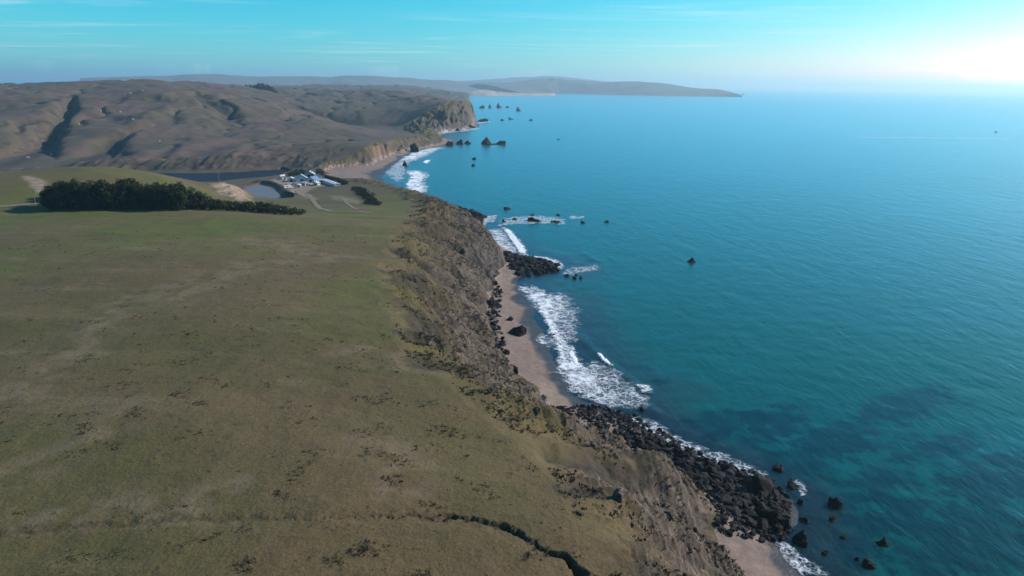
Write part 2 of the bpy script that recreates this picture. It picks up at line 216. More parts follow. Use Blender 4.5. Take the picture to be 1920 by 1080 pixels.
              (-728.5, 1385.2, 6.4, 'pale rock outcrop near the top of the big hill, right one'), (-739.3, 1339.3, 5.4, 'flat pale rock near the top of the big hill'),
              (-696.7, 1182.9, 5.9, 'pale rock on the left shoulder of the big hill'), (-670.9, 1197.7, 4.6, 'pale rock right of another on the big hill shoulder'), (-679.8, 1090.9, 4.8, 'pale rock beside the dark ravine'),
              (-620.5, 927.6, 4.9, 'pale ledge at the ravine mouth, left half'), (-632.7, 899.1, 4.4, 'pale ledge low beside the ravine'), (-502.5, 984.0, 3.9, 'pale rock low on the hill above the lagoon'),
              (-304.4, 2077.8, 6.9, 'white speck of rock on the headland top')],
 'paths': [[(-273.6, 338.6), (-261.5, 344.1), (-253.0, 349.5), (-244.4, 355.4), (-234.8, 358.2)], [(-176.3, 579.4), (-140.3, 479.3), (-110.8, 392.0), (-97.2, 382.3), (-78.4, 378.7)],
           [(-127.8, 505.3), (-108.1, 447.3), (-92.5, 398.9)]],
 'peninsula': [(-418.0, 8589.8, 94.5), (-34.0, 8999.9, 125.1), (274.2, 9195.9, 152.6), (454.6, 9389.0, 182.7), (657.3, 9276.7, 171.1), (923.1, 9153.6, 147.4), (1101.1, 8932.4, 145.6), (1458.3, 8678.3, 155.3),
               (1690.3, 8534.2, 139.3), (1853.9, 8397.8, 111.0), (2056.9, 8195.8, 84.4), (2245.6, 7990.4, 76.3), (2384.6, 7845.6, 45.1), (2453.4, 7719.5, 19.5)],
 'point_rocks': [(-4.2, 403.4), (7.8, 397.4), (18.7, 391.5), (26.3, 382.0), (24.3, 368.9), (14.5, 360.6), (4.3, 357.9), (-1.6, 369.9)],
 'poles': [(-248.4, 351.8), (-220.4, 511.7)],
 'pond': [(-249.8, 638.5), (-242.4, 657.0), (-222.7, 640.9), (-204.0, 606.3), (-183.8, 561.5), (-170.1, 524.7), (-178.2, 510.3), (-193.9, 509.2), (-214.3, 551.2), (-237.3, 600.3)],
 'ridges': [([(2.8, 108.2, 37), (8.4, 113.5, 34), (15.2, 120.5, 30), (25.2, 127.6, 24), (35.3, 132.9, 18), (45.5, 137.5, 10)], 0.75, 3.0),
            ([(-43.8, 341.6, 30), (-30.7, 346.4, 25), (-17.3, 354.9, 19), (-8.4, 362.2, 13)], 0.9, 2.5), ([(-61.5, 386.2, 30), (-50.9, 397.4, 24), (-40.1, 399.0, 20)], 0.8, 3)],
 'rocks': [(82.0, 147.5, 4.2, 3.0, 'black rock standing alone in green water off the boulder field'), (67.1, 132.8, 3.9, 3.0, 'black rock off the small corner beach, left of two'),
           (85.8, 132.5, 3.3, 2.5, 'low pointed black rock farthest out from the corner beach'), (73.8, 155.3, 3.9, 2.4, 'cleft dark rock just off the outer tip of the boulder field'),
           (73.1, 148.7, 1.7, 1.5, 'small black rock beside the cleft rock off the boulder field'), (71.4, 141.2, 3.3, 1.7, 'low pale-rimmed dark rock off the boulder field'),
           (78.3, 142.0, 1.8, 1.3, 'small dark rock just below the rock standing alone in green water'), (65.1, 151.0, 7.6, 5.9, 'huge black rock at the outer tip of the boulder field'),
           (63.7, 139.0, 6.8, 4.3, 'wide black rock shelf above the corner beach'), (67.8, 145.9, 3.2, 2.2, 'rounded pale-topped black boulder between the two huge rocks'),
           (79.0, 125.5, 2.8, 1.8, 'dark rock awash in foam near the bottom edge'), (77.1, 127.6, 1.4, 1.0, 'small dark rock awash near the bottom edge'), (71.0, 129.6, 1.4, 1.1, 'small dark rock in foam off the corner beach'),
           (77.7, 135.3, 1.5, 0.8, 'tiny flat dark rock in open water off the corner beach'), (74.0, 164.2, 3.8, 1.4, 'flat dark reef rock off the middle of the boulder field'),
           (42.5, 199.1, 2.4, 1.3, 'small black rock in surf off the top of the boulder field'), (39.5, 194.6, 2.4, 1.4, 'black boulder at the surf edge of the boulder field'),
           (2.5, 261.8, 7.4, 4.1, 'large dark rock lying on the middle of the beach'), (-1.0, 281.2, 2.8, 2.0, 'small upright dark rock on the pale sand'),
           (-8.4, 295.5, 7.3, 5.1, 'black rock slab against the cliff foot above the beach'), (17.5, 266.1, 1.8, 1.1, 'small black rock standing in the surf foam'),
           (10.4, 198.2, 2.4, 2.3, 'pale boulder at the cliff foot among dark boulders'), (-19.6, 461.4, 10.3, 5.2, 'rounded dark rock in the cove behind the breaker'),
           (-4.8, 562.9, 7.5, 2.5, 'flat dark sea rock farthest out above the cove'), (16.0, 511.4, 11.3, 3.5, 'long low dark rock awash off the cove'),
           (32.0, 508.3, 6.8, 2.7, 'dark rock next right of the long low rock off the cove'), (53.1, 509.8, 3.6, 1.9, 'small dark rock in open water right of the cove'),
           (71.3, 513.1, 4.9, 1.9, 'outermost small dark rock in the row off the cove'), (15.4, 537.8, 3.8, 1.6, 'tiny dark rock above the long low rock off the cove'),
           (35.9, 539.2, 3.8, 1.6, 'tiny dark rock above and right of the long low rock'), (1.4, 516.8, 3.7, 2.3, 'small dark rock left of the long low rock off the cove'),
           (-6.7, 507.8, 4.0, 2.7, 'small dark rock by the start of the breaker'), (21.1, 375.2, 10.3, 4.0, 'black rock at the seaward tip of the rocky point'),
           (29.5, 357.7, 2.9, 1.7, 'leftmost of the small rocks off the rocky point'), (33.5, 353.6, 2.6, 1.6, 'lowest of the small rocks off the rocky point'),
           (37.0, 353.8, 2.6, 1.6, 'rightmost of the small rocks off the rocky point'), (34.9, 360.1, 2.0, 1.1, 'topmost of the small rocks off the rocky point'),
           (106.5, 391.8, 7.6, 4.5, 'lone pointed rock far out in the blue-green water'), (-151.7, 1046.5, 15.3, 13.0, 'dark rounded rock at the far end of the distant beach'),
           (-136.5, 859.6, 10.0, 7.0, 'dark pointed rock in the surf of the distant beach'), (-108.7, 1165.3, 16.1, 7.6, 'low dark rocks at the tip of the spit'),
           (-92.6, 1189.0, 18.2, 12.1, 'peaked dark rock off the tip of the spit'), (-78.9, 1202.0, 12.9, 7.0, 'low dark rock right of the peaked rock off the spit'),
           (-54.5, 951.7, 6.6, 2.8, 'small dark rock in open water off the distant beach'), (-52.2, 875.0, 5.4, 2.6, 'smaller dark rock below another off the distant beach'),
           (-32.4, 1187.5, 47.4, 13.0, 'jagged dark sea stack with several peaks off the spit'), (-163.8, 1557.0, 28.5, 18.1, 'dark blocky rock at the foot of the headland cliff'),
           (-123.5, 1528.9, 16.3, 10.0, 'dark rock in surf below the headland'), (-100.4, 1647.9, 20.1, 8.4, 'flat dark rock at the headland tip'), (-87.1, 1938.6, 29.5, 8.4, 'low reef beyond the headland tip'),
           (-35.3, 2009.8, 12.2, 4.4, 'small rock in line beyond the headland tip'), (-11.3, 2078.0, 18.9, 6.0, 'flat rock in line beyond the headland tip'),
           (47.7, 2031.1, 12.3, 4.4, 'outermost rock in line beyond the headland tip'), (-71.4, 3107.0, 30.5, 22.3, 'tallest pyramid sea stack beyond the headland'),
           (-108.5, 3092.3, 21.0, 15.5, 'small pyramid sea stack left of the tallest one'), (-139.8, 3010.9, 22.8, 13.0, 'low sea stack nearest the far coast'),
           (-31.7, 3122.8, 23.6, 9.0, 'flat sea stack right of the tallest pyramid'), (13.9, 2760.7, 27.2, 13.9, 'outermost sea stack beyond the headland'), (85.5, 1324.3, 6.1, 2.9, 'tiny lone rock off the jagged sea stack'),
           (3106.1, 9636.7, 65.1, 20.6, 'tiny islet off the tip of the far peninsula')],
 'straw_bands': [([(-76.2, 84.2), (-73.1, 91.0), (-69.3, 101.2), (-71.1, 114.4)], 5), ([(-103.2, 120.0), (-99.8, 135.4), (-106.9, 169.9), (-109.1, 199.4), (-101.3, 215.0)], 7),
                 ([(-97.7, 189.0), (-95.0, 225.5), (-77.9, 241.6), (-64.6, 250.7)], 8), ([(-40.0, 149.8), (-30.3, 151.8), (-21.6, 143.9)], 4), ([(-24.1, 107.7), (-17.7, 102.5), (-15.0, 96.0)], 5),
                 ([(-63.7, 81.4), (-54.5, 86.6), (-40.8, 83.7)], 4), ([(-106.2, 276.7), (-84.5, 263.1), (-72.5, 250.2)], 9)],
 'straw_patch': [(-145.2, 535.3), (-126.3, 515.5), (-102.2, 476.9), (-105.0, 455.6), (-130.1, 490.7)],
 'swells': [[(22.3, 280.8), (27.9, 265.2), (31.9, 251.7), (37.7, 232.4), (42.1, 223.1), (45.9, 213.1)], [(40.4, 212.9), (43.2, 202.9), (46.4, 197.4)], [(44.4, 412.3), (47.8, 397.6), (51.7, 390.2)],
            [(18.8, 340.7), (20.3, 326.6), (21.3, 316.1)]],
 'trail': [(-66.8, 309.4), (-55.3, 257.7), (-45.1, 206.6), (-37.7, 173.4), (-31.1, 146.0), (-25.6, 123.3)],
 'vehicles': [(-232.8, 688.8, 70, 0), (-212.5, 645.4, 75, 1), (-204.9, 618.6, 40, 0), (-207.6, 645.9, 20, 2), (-190.5, 594.1, 30, 1), (-202.5, 639.3, 70, 2), (-190.9, 643.9, 80, 1), (-223.5, 670.3, 75, 2), (-203.2, 625.5, 60, 2)],
 'wake': ([(667.4, 1465.2), (819.9, 1499.2), (958.0, 1500.4), (1142.5, 1502.0)], [(673.1, 1478.2), (837.3, 1531.7), (977.3, 1531.2), (1168.1, 1536.4)]),
 'waterline': [(120, -60), (69.1, 93.3), (65.8, 114.7), (63.7, 123.4), (62.2, 129.4), (61.4, 135.4), (68.2, 140.1), (71.4, 150.0), (67.3, 159.6), (60.8, 166.0), (53.7, 172.9), (46.9, 183.6), (41.1, 191.1), (33.0, 198.8),
               (25.0, 204.4), (20.4, 212.3), (17.8, 222.3), (17.5, 232.7), (14.9, 248.3), (13.1, 265.9), (9.8, 293.2), (5.3, 321.5), (2.2, 350.0), (7.2, 360.9), (14.7, 365.7), (24.1, 374.2), (25.3, 385.0), (18.8, 393.5),
               (7.8, 399.4), (-0.3, 419.7), (-8.0, 435.8), (-14.2, 454.9), (-18.9, 481.3), (-24.9, 510.8), (-34.4, 532.0), (-47.9, 552.2), (-62.7, 568.7), (-77.2, 594.7), (-96.7, 635.3), (-118.0, 685.3), (-134.8, 718.8),
               (-144.4, 752.1), (-150.3, 824.7), (-153.9, 912.7), (-155.9, 1005.2), (-149.0, 1055.4), (-134.3, 1102.4), (-114.9, 1164.4), (-98.0, 1210.1), (-109.4, 1279.0), (-132.4, 1313.5), (-144.8, 1395.2), (-147.0, 1506.8),
               (-113.6, 1586.0), (-86.3, 1692.9), (-92.0, 1831.1), (-110.7, 2020.6), (-135.3, 2372.5), (-168.0, 2871.1), (-220.5, 3629.5), (-280.2, 4447.5), (-341.7, 5298.7), (-399.2, 6264.0)],
 'yard': [(-247.0, 642.2), (-238.9, 693.1), (-201.4, 713.9), (-167.3, 676.0), (-157.9, 647.0), (-181.7, 624.0), (-179.7, 592.2), (-143.5, 501.9), (-148.1, 497.1), (-181.8, 568.6), (-210.1, 621.4)],
 'yard_trees': [(-230.4, 713.6, 5.6), (-230.5, 726.7, 6.8), (-229.3, 735.8, 6.9), (-225.4, 736.2, 5.7), (-212.7, 742.1, 5.2), (-209.9, 742.4, 5.8), (-204.2, 733.9, 4.6), (-233.6, 713.3, 4.4), (-207.6, 708.2, 3.9)]}

random.seed(11)
RNG = np.random.default_rng(11)

# ------------------------------------------------------------------ helpers
def tag(o, label=None, cat=None, group=None, kind=None):
    if label: o['label'] = label
    if cat: o['category'] = cat
    if group: o['group'] = group
    if kind: o['kind'] = kind
    return o

def link(name, me, mat=None, parent=None, loc=None):
    o = bpy.data.objects.new(name, me)
    COL.objects.link(o)
    if mat is not None and me is not None and not me.materials:
        me.materials.append(mat)
    if parent is not None: o.parent = parent
    if loc is not None: o.location = loc
    return o

def mesh_np(name, verts, faces, smooth=True):
    """faces: (n,3) or (n,4) int array"""
    me = bpy.data.meshes.new(name)
    verts = np.asarray(verts, dtype=np.float32); faces = np.asarray(faces, dtype=np.int32)
    k = faces.shape[1]; n = len(faces)
    me.vertices.add(len(verts)); me.vertices.foreach_set('co', verts.ravel())
    me.loops.add(n * k); me.loops.foreach_set('vertex_index', faces.ravel())
    me.polygons.add(n)
    me.polygons.foreach_set('loop_start', np.arange(n, dtype=np.int32) * k)
    me.polygons.foreach_set('loop_total', np.full(n, k, dtype=np.int32))
    me.polygons.foreach_set('use_smooth', np.full(n, smooth, dtype=bool))
    me.update(calc_edges=True)
    return me

def put_attr(me, name, arr):
    arr = np.asarray(arr, dtype=np.float32)
    if arr.ndim == 1:
        a = me.attributes.new(name, 'FLOAT', 'POINT'); a.data.foreach_set('value', arr)
    else:
        a = me.attributes.new(name, 'FLOAT_COLOR', 'POINT'); a.data.foreach_set('color', arr.ravel())

def smooth(a, b, x):
    t = np.clip((x - a) / (b - a), 0, 1)
    return t * t * (3 - 2 * t)

def perlin(x, y, seed=0):
    xi = np.floor(x).astype(np.int64); yi = np.floor(y).astype(np.int64)
    xf = (x - xi).astype(np.float32); yf = (y - yi).astype(np.float32)
    def grad(ix, iy, dx, dy):
        h = (ix * 374761393 + iy * 668265263 + seed * 974634777) & 0xFFFFFFFF
        h = ((h ^ (h >> 13)) * 1274126177) & 0xFFFFFFFF
        a = ((h ^ (h >> 16)) & 0xFFFF).astype(np.float32) * (2 * math.pi / 65536)
        return np.cos(a) * dx + np.sin(a) * dy
    u = xf * xf * xf * (xf * (xf * 6 - 15) + 10); v = yf * yf * yf * (yf * (yf * 6 - 15) + 10)
    a = grad(xi, yi, xf, yf); b = grad(xi + 1, yi, xf - 1, yf)
    c = grad(xi, yi + 1, xf, yf - 1); d = grad(xi + 1, yi + 1, xf - 1, yf - 1)
    return ((a + (b - a) * u) + ((c + (d - c) * u) - (a + (b - a) * u)) * v) * 1.4

def fbm(x, y, octs=4, seed=0, gain=0.5):
    s = 0; amp = 1.0; f = 1.0
    for i in range(octs):
        s = s + amp * perlin(x * f + 17.3 * i, y * f - 9.1 * i, seed + i)
        amp *= gain; f *= 2.03
    return s

def ridged(x, y, octs=3, seed=0):
    s = 0; amp = 1.0; f = 1.0
    for i in range(octs):
        s = s + amp * (1 - 2.2 * np.abs(perlin(x * f + 5.7 * i, y * f + 3.1 * i, seed + i)))
        amp *= 0.5; f *= 2.1
    return s

def seg_dist(x, y, line, vals=None):
    """distance to a polyline (and, if given, the value carried by the nearest point)"""
    best = np.full(x.shape, 1e18, dtype=np.float32)
    out = np.zeros(x.shape, dtype=np.float32) if vals is not None else None
    for i in range(len(line) - 1):
        ax, ay = line[i][0], line[i][1]; bx, by = line[i + 1][0], line[i + 1][1]
        dx, dy = bx - ax, by - ay; L = dx * dx + dy * dy + 1e-9
        t = np.clip(((x - ax) * dx + (y - ay) * dy) / L, 0, 1)
        d = (x - ax - t * dx) ** 2 + (y - ay - t * dy) ** 2
        if vals is not None:
            m = d < best
            out[m] = (vals[i] + (vals[i + 1] - vals[i]) * t)[m]
        best = np.minimum(best, d)
    best = np.sqrt(best)
    return best if vals is None else (best, out)

def inside(x, y, poly):
    r = np.zeros(x.shape, dtype=bool)
    n = len(poly)
    for i in range(n):
        x1, y1 = poly[i][:2]; x2, y2 = poly[(i + 1) % n][:2]
        if y1 == y2: continue
        c = ((y1 > y) != (y2 > y)) & (x < (x2 - x1) * (y - y1) / (y2 - y1) + x1)
        r ^= c
    return r

def soften(line, n=1):
    for _ in range(n):
        o = [line[0]]
        for a, b in zip(line[:-1], line[1:]):
            o.append(tuple(0.75 * p + 0.25 * q for p, q in zip(a, b)))
            o.append(tuple(0.25 * p + 0.75 * q for p, q in zip(a, b)))
        o.append(line[-1]); line = o
    return line

# ------------------------------------------------------------------ the shape of the land
INLAND = [(-9000, 7600), (-9000, -300), (0, -300)]
WATERLINE = SURVEY['waterline']; FOOT = SURVEY['foot']; BROW = SURVEY['brow']
POLY_W = WATERLINE + INLAND; POLY_F = FOOT + INLAND; POLY_B = BROW + INLAND
GP = np.array(SURVEY['ground_points'], dtype=np.float64)
_C2 = 30.0 ** 2
def _kernel(dx, dy): return -np.sqrt(dx * dx + dy * dy + _C2)
_n = len(GP)
_A = np.zeros((_n + 3, _n + 3))
_A[:_n, :_n] = _kernel(GP[:, None, 0] - GP[None, :, 0], GP[:, None, 1] - GP[None, :, 1]) + np.eye(_n) * 1.5
_A[:_n, _n] = 1; _A[:_n, _n + 1] = GP[:, 0] / 1000; _A[:_n, _n + 2] = GP[:, 1] / 1000
_A[_n:, :_n] = _A[:_n, _n:].T
_w = np.linalg.solve(_A, np.concatenate([GP[:, 2], np.zeros(3)]))
def ground_base(x, y):
    h = _w[_n] + _w[_n + 1] * x / 1000 + _w[_n + 2] * y / 1000
    h = h.astype(np.float32)
    for i in range(_n):
        dx = x - np.float32(GP[i, 0]); dy = y - np.float32(GP[i, 1])
        h -= np.float32(_w[i]) * np.sqrt(dx * dx + dy * dy + np.float32(_C2))
    return h

def land(x, y, detail=True):
    """height and what covers the ground at world positions x, y"""
    x = np.asarray(x, dtype=np.float32); y = np.asarray(y, dtype=np.float32)
    r = np.hypot(x, y)
    base = ground_base(x, y)
    base = np.maximum(base, -2.0)
    nz = {}
    n120 = fbm(x / 150, y / 150, 3, 3)
    # wobble the coast lines a little so that they never run straight
    wob = 1.6 + r * 0.004
    xw = x + wob * fbm(x / 14, y / 14, 3, 41) ; yw = y + wob * fbm(x / 14, y / 14, 3, 47)
    wl = np.array(sorted((p[1], p[0]) for p in WATERLINE))
    m = x > np.interp(y, wl[:, 0], wl[:, 1]) - 240 - 0.06 * y        # near enough to the coast to matter
    dT = np.full(x.shape, 240, np.float32); dF = dT + 40; dW = dT + 80
    iT = np.ones(x.shape, bool); iF = iT.copy(); iW = iT.copy()
    xm, ym = xw[m], yw[m]
    dT[m] = np.minimum(seg_dist(xm, ym, BROW), 240); dF[m] = seg_dist(xm, ym, FOOT); dW[m] = seg_dist(xm, ym, WATERLINE)
    iT[m] = inside(xm, ym, POLY_B); iF[m] = inside(xm, ym, POLY_F) | iT[m]; iW[m] = inside(xm, ym, POLY_W) | iF[m]
    t = np.where(iT, 0, np.where(iF, dT / (dT + dF + 1e-3), 1)).astype(np.float32)
    # inland relief
    hillw = smooth(620, 980, r) * smooth(-2, 6, base) * smooth(0, 90, np.where(iT, dT, 0))
    relief = 6.0 * fbm(x / 330, y / 330, 3, 5) + 1.0 * (ridged(x / 75, y / 95, 3, 8) - 0.6) + 5.5 * (ridged(x / 190 + 0.3 * n120, y / 260, 3, 9) - 0.6) + 1.2 * fbm(x / 40, y / 40, 3, 15)
    drain = 1 - np.abs(perlin((x + 0.22 * y) / 120 + 0.5 * n120, y / 520 + 0.2 * n120, 161)) * 2.4
    drain = np.clip(drain, 0, 1) ** 3
    relief = relief - 7.5 * drain * smooth(12, 35, base)
    base = base + hillw * relief * np.clip((base + 8) / 45, 0.15, 1.0)
    near = 1 - smooth(380, 600, r)
    base = base + near * (0.55 * fbm(x / 32, y / 32, 3, 21)) + (0.10 * fbm(x / 5.0, y / 5.0, 3, 25) + 0.05 * np.abs(fbm(x / 1.1, y / 1.1, 2, 26))) * smooth(600, 200, r)
    scrub = hillw * np.clip(drain * 1.2 - 0.35, 0, 1) * smooth(12, 30, base) * smooth(-0.3, 0.3, fbm(x / 90, y / 90, 2, 163))
    for line, dep, w in SURVEY['gullies']:
        L = soften(line, 2)
        vals = np.linspace(1.0, 0.14, len(L))
        d, v = seg_dist(x + 7 * n120 + 4 * fbm(x / 45, y / 45, 2, 141), y + 5 * fbm(x / 70, y / 70, 2, 143), L, vals)
        g = np.exp(-(d / (w * v)) ** 2)
        base = base - dep * g * v ** 0.75
        scrub = np.maximum(scrub, np.exp(-(d / (w * 0.62 * v)) ** 2) * min(1, dep / 16))
    base = np.where(r > 600, np.maximum(base, 0.2 + 0 * base), base)
    # lagoon and pond basins
    for key, z in (('lagoon', 1.0), ('pond', 5.0)):
        poly = SURVEY[key]; ins = inside(x, y, poly); d = seg_dist(x, y, poly + poly[:1])
        sd = np.where(ins, -d, d)
        base = np.where(ins, np.minimum(base, z - 0.3 - 0.08 * d), np.where(d < 60, np.maximum(base, np.minimum(z + 0.25 + 0.05 * d, base + 6 * smooth(60, 0, d))), base))
    dl = seg_dist(x, y, SURVEY['lagoon'] + SURVEY['lagoon'][:1])
    shore = np.exp(-(dl / 75) ** 2) * (y > 735 - 0.08 * x * 0) * smooth(6, 22, dl) * ~inside(x, y, SURVEY['lagoon']) * smooth(-190, -240, x)
    base = base + shore * (2.6 * (ridged(x / 22 + 0.25 * n120, y / 90, 3, 131) - 0.4) + 1.0 * fbm(x / 12, y / 12, 2, 133))
    scrub = np.maximum(scrub, shore * smooth(-0.35, 0.25, fbm(x / 26, y / 26, 3, 135)))
    db = seg_dist(x, y, SURVEY['bank'])
    base = base + 2.6 * np.exp(-(db / 5.0) ** 2)
    bankm = np.exp(-(db / 5.5) ** 4)
    dirt = np.zeros_like(r)
    for key, fall in (('dirt_bank', 10), ('straw_patch', 12), ('bare_patch', 4), ('yard', 5)):
        poly = SURVEY[key]; ins = inside(x, y, poly); d = seg_dist(x, y, poly + poly[:1])
        dirt = np.maximum(dirt, smooth(-0.2, 0.7, np.where(ins, d, -d) / fall + 0.35 * fbm(x / 9, y / 9, 3, 61)) * (0.75 if key == 'straw_patch' else 1.0))
        if key == 'dirt_bank':
            base = base + np.where(ins, np.minimum(d, 10) * 0.17 * (1 + ridged(x / 10, y / 16, 2, 63)), 0)
    # erosion crack across the meadow
    CR = soften(SURVEY['crack'], 2)
    wv = np.interp(np.arange(len(CR)), np.linspace(0, len(CR) - 1, 16), [0.05, 0.05, 0.06, 0.08, 0.15, 0.25, 0.4, 0.6, 0.85, 0.6, 0.45, 0.8, 1.0, 1.2, 1.5, 2.0])
    dC, vC = seg_dist(x + 0.7 * fbm(x / 2.2, y / 2.2, 3, 71), y + 0.7 * fbm(x / 2.2, y / 2.2, 3, 73), CR, wv)
    brk = 0.55 + 0.45 * smooth(-0.5, 0.3, fbm(x / 5, y / 5, 2, 75))
    brk = np.where(vC > 0.95, 1.0, brk)
    crack = (1 - smooth(0.45, 1.0, dC / vC)) * brk
    base = base - crack * 1.35 * vC - 0.30 * np.exp(-(dC / (0.8 + 2.6 * vC)) ** 2)
    # bluff between brow and foot
    c = -0.57 * x + 0.82 * y; b = 0.82 * x + 0.57 * y
    steep = np.interp(y, [0, 110, 160, 250, 330, 400, 470, 600, 900, 1100, 1600], [0.2, 0.15, 0.0, 0.05, 0.35, 0.6, 0.55, 0.3, 0.65, 0.4, 0.5]).astype(np.float32)
    foot_z = 2.3 + 0.8 * fbm(x / 30, y / 30, 2, 81)
    prof = (1 - steep) * (0.8 * smooth(0, 1, t) + 0.2 * t) + steep * t ** 5
    h_bluff = foot_z + (np.maximum(base, foot_z + 0.2) - foot_z) * (1 - prof)
    ledge = np.zeros_like(r)
    for kk, (line, sl, rw) in enumerate(SURVEY['ridges']):
        L = soften(line, 2)
        d, v = seg_dist(x + 1.5 * fbm(x / 9, y / 9, 3, 91), y, L, [p[2] for p in L])
        if kk == 0: ledge = np.exp(-(d / 5.0) ** 2) * smooth(17, 24, v)
        hr = v - sl * np.maximum(d - rw, 0) - 0.02 * d * d * (d < 15)
        k = 2.0
        hr = foot_z + np.maximum(hr - foot_z, 0) * smooth(1.0, 0.72, t)
        h_bluff = np.where(iF & ~iT, np.maximum(h_bluff, hr), h_bluff)
    env = 4 * t * (1 - t)
    sc = np.clip(dT + dF, 8, 60) / 45
    wc = c + 3.0 * fbm(x / 20, y / 20, 2, 95)
    ribs = 2.3 * (ridged(wc / 15, b / 110, 2, 97) - 0.5) + 1.1 * (ridged(wc / 5.5, b / 40, 3, 99) - 0.4)
    rough = 0.45 * fbm(x / 5.5, y / 5.5, 4, 101, 0.6) + 0.22 * ridged(x / 1.9, y / 1.9, 3, 105)
    rocky_far = 1 + 1.5 * smooth(800, 1500, r)
    edge_in = smooth(0, 0.30, t) * smooth(1.0, 0.88, t) * (1 - 0.95 * ledge)
    h_bluff = h_bluff + edge_in * sc * (1.35 * ribs * rocky_far + 1.25 * rough)
    for line, dep, w in SURVEY['bluff_gullies']:
        d = seg_dist(x + 1.6 * fbm(x / 7, y / 7, 3, 121), y + 1.6 * fbm(x / 7, y / 7, 3, 123), soften(line, 2))
        g = np.exp(-(d / w) ** 2); k = iF & ~iT & (r < 600)
        h_bluff = np.where(k, h_bluff - dep * g * smooth(0, 0.12, t), h_bluff)
        scrub = np.where(k, np.maximum(scrub, 0.95 * np.exp(-(d / (w * 0.9)) ** 2)), scrub)
    h_bluff = h_bluff + smooth(0.2, 0.5, t) * smooth(1.0, 0.9, t) * smooth(330, 140, r) * (0.45 * np.abs(fbm(x / 1.3, y / 1.0, 3, 151)) + 0.5 * (ridged(x / 3.1, y / 2.4, 2, 153) - 0.5)) * (1 - ledge)
    h_bluff = np.maximum(h_bluff, foot_z - 0.5)
    # sand between the foot and the waterline, then the sea bed
    tb = dF / (dF + dW + 1e-3)
    h_beach = foot_z * (1 - tb) ** 1.15 + 0.10 * fbm(x / 6, y / 6, 3, 111) * (1 - tb)
    h_sea = -0.035 * dW - 0.02 * np.minimum(dW, 20) + 0.35 * fbm(x / 18, y / 18, 3, 113) * smooth(2, 25, dW)
    h = np.where(iT, base, np.where(iF, h_bluff, np.where(iW, h_beach, h_sea)))
    info = dict(t=t, iT=iT, iF=iF, iW=iW, dT=dT, dF=dF, dW=dW, r=r, scrub=scrub, dirt=dirt, crack=crack, bank=bankm, n120=n120, ledge=ledge, track=np.exp(-(dC / 0.55) ** 2))
    return h.astype(np.float32), info

def H(x, y):
    one = np.isscalar(x)
    h, _ = land(np.atleast_1d(x), np.atleast_1d(y))
    return float(h[0]) if one else h

# ------------------------------------------------------------------ node helpers
class NT:
    def __init__(self, name):
        self.mat = bpy.data.materials.new(name); self.mat.use_nodes = True
        self.t = self.mat.node_tree; self.t.nodes.clear()
        self.out = self.t.nodes.new('ShaderNodeOutputMaterial')
    def n(self, kind, **kw):
        o = self.t.nodes.new(kind)
        for k, v in kw.items(): setattr(o, k, v)
        return o
    def l(self, a, b): self.t.links.new(a, b)
    def set(self, sock, v):
        if hasattr(v, 'is_linked') or isinstance(v, bpy.types.NodeSocket): self.l(v, sock)
        else: sock.default_value = v
    def pos(self):
        return self.n('ShaderNodeNewGeometry').outputs['Position']
    def mapping(self, vec, scale=(1, 1, 1), rot=0.0):
        m = self.n('ShaderNodeMapping'); m.inputs['Scale'].default_value = scale; m.inputs['Rotation'].default_value = (0, 0, rot)
        self.l(vec, m.inputs[0]); return m.outputs[0]
    def noise(self, vec, scale, detail=4, rough=0.55, dist=0.0):
        o = self.n('ShaderNodeTexNoise'); self.l(vec, o.inputs['Vector'])
        o.inputs['Scale'].default_value = scale; o.inputs['Detail'].default_value = detail
        o.inputs['Roughness'].default_value = rough; o.inputs['Distortion'].default_value = dist
        return o.outputs['Fac']
    def voro(self, vec, scale, feature='F1', rand=1.0):
        o = self.n('ShaderNodeTexVoronoi', feature=feature); self.l(vec, o.inputs['Vector'])
        o.inputs['Scale'].default_value = scale; o.inputs['Randomness'].default_value = rand
        return o.outputs['Distance']
    def ramp(self, v, a, b, lo=0.0, hi=1.0):
        o = self.n('ShaderNodeMapRange', interpolation_type='SMOOTHSTEP'); self.set(o.inputs['Value'], v)
        o.inputs['From Min'].default_value = a; o.inputs['From Max'].default_value = b
        o.inputs['To Min'].default_value = lo; o.inputs['To Max'].default_value = hi
        return o.outputs[0]
    def math(self, op, a, b=0.0):
        o = self.n('ShaderNodeMath', operation=op); self.set(o.inputs[0], a); self.set(o.inputs[1], b)
        return o.outputs[0]
    def mix(self, f, a, b, mode='MIX'):
        o = self.n('ShaderNodeMixRGB', blend_type=mode); self.set(o.inputs[0], f)
        for s, v in ((o.inputs[1], a), (o.inputs[2], b)):
            self.set(s, v if not isinstance(v, tuple) else (v + (1.0,) if len(v) == 3 else v))
        return o.outputs[0]
    def attr(self, name):
        return self.n('ShaderNodeAttribute', attribute_name=name)
    def bump(self, h, strength, dist=1.0, normal=None):
        o = self.n('ShaderNodeBump'); o.inputs['Strength'].default_value = strength; o.inputs['Distance'].default_value = dist
        self.l(h, o.inputs['Height'])
        if normal is not None: self.l(normal, o.inputs['Normal'])
        return o.outputs[0]
    def principled(self, color, rough=0.9, normal=None, spec=0.2, metal=0.0):
        p = self.n('ShaderNodeBsdfPrincipled')
        self.set(p.inputs['Base Color'], color + (1.0,) if isinstance(color, tuple) else color)
        self.set(p.inputs['Roughness'], rough); p.inputs['Specular IOR Level'].default_value = spec
        p.inputs['Metallic'].default_value = metal
        if normal is not None: self.l(normal, p.inputs['Normal'])
        self.l(p.outputs[0], self.out.inputs['Surface']); return p

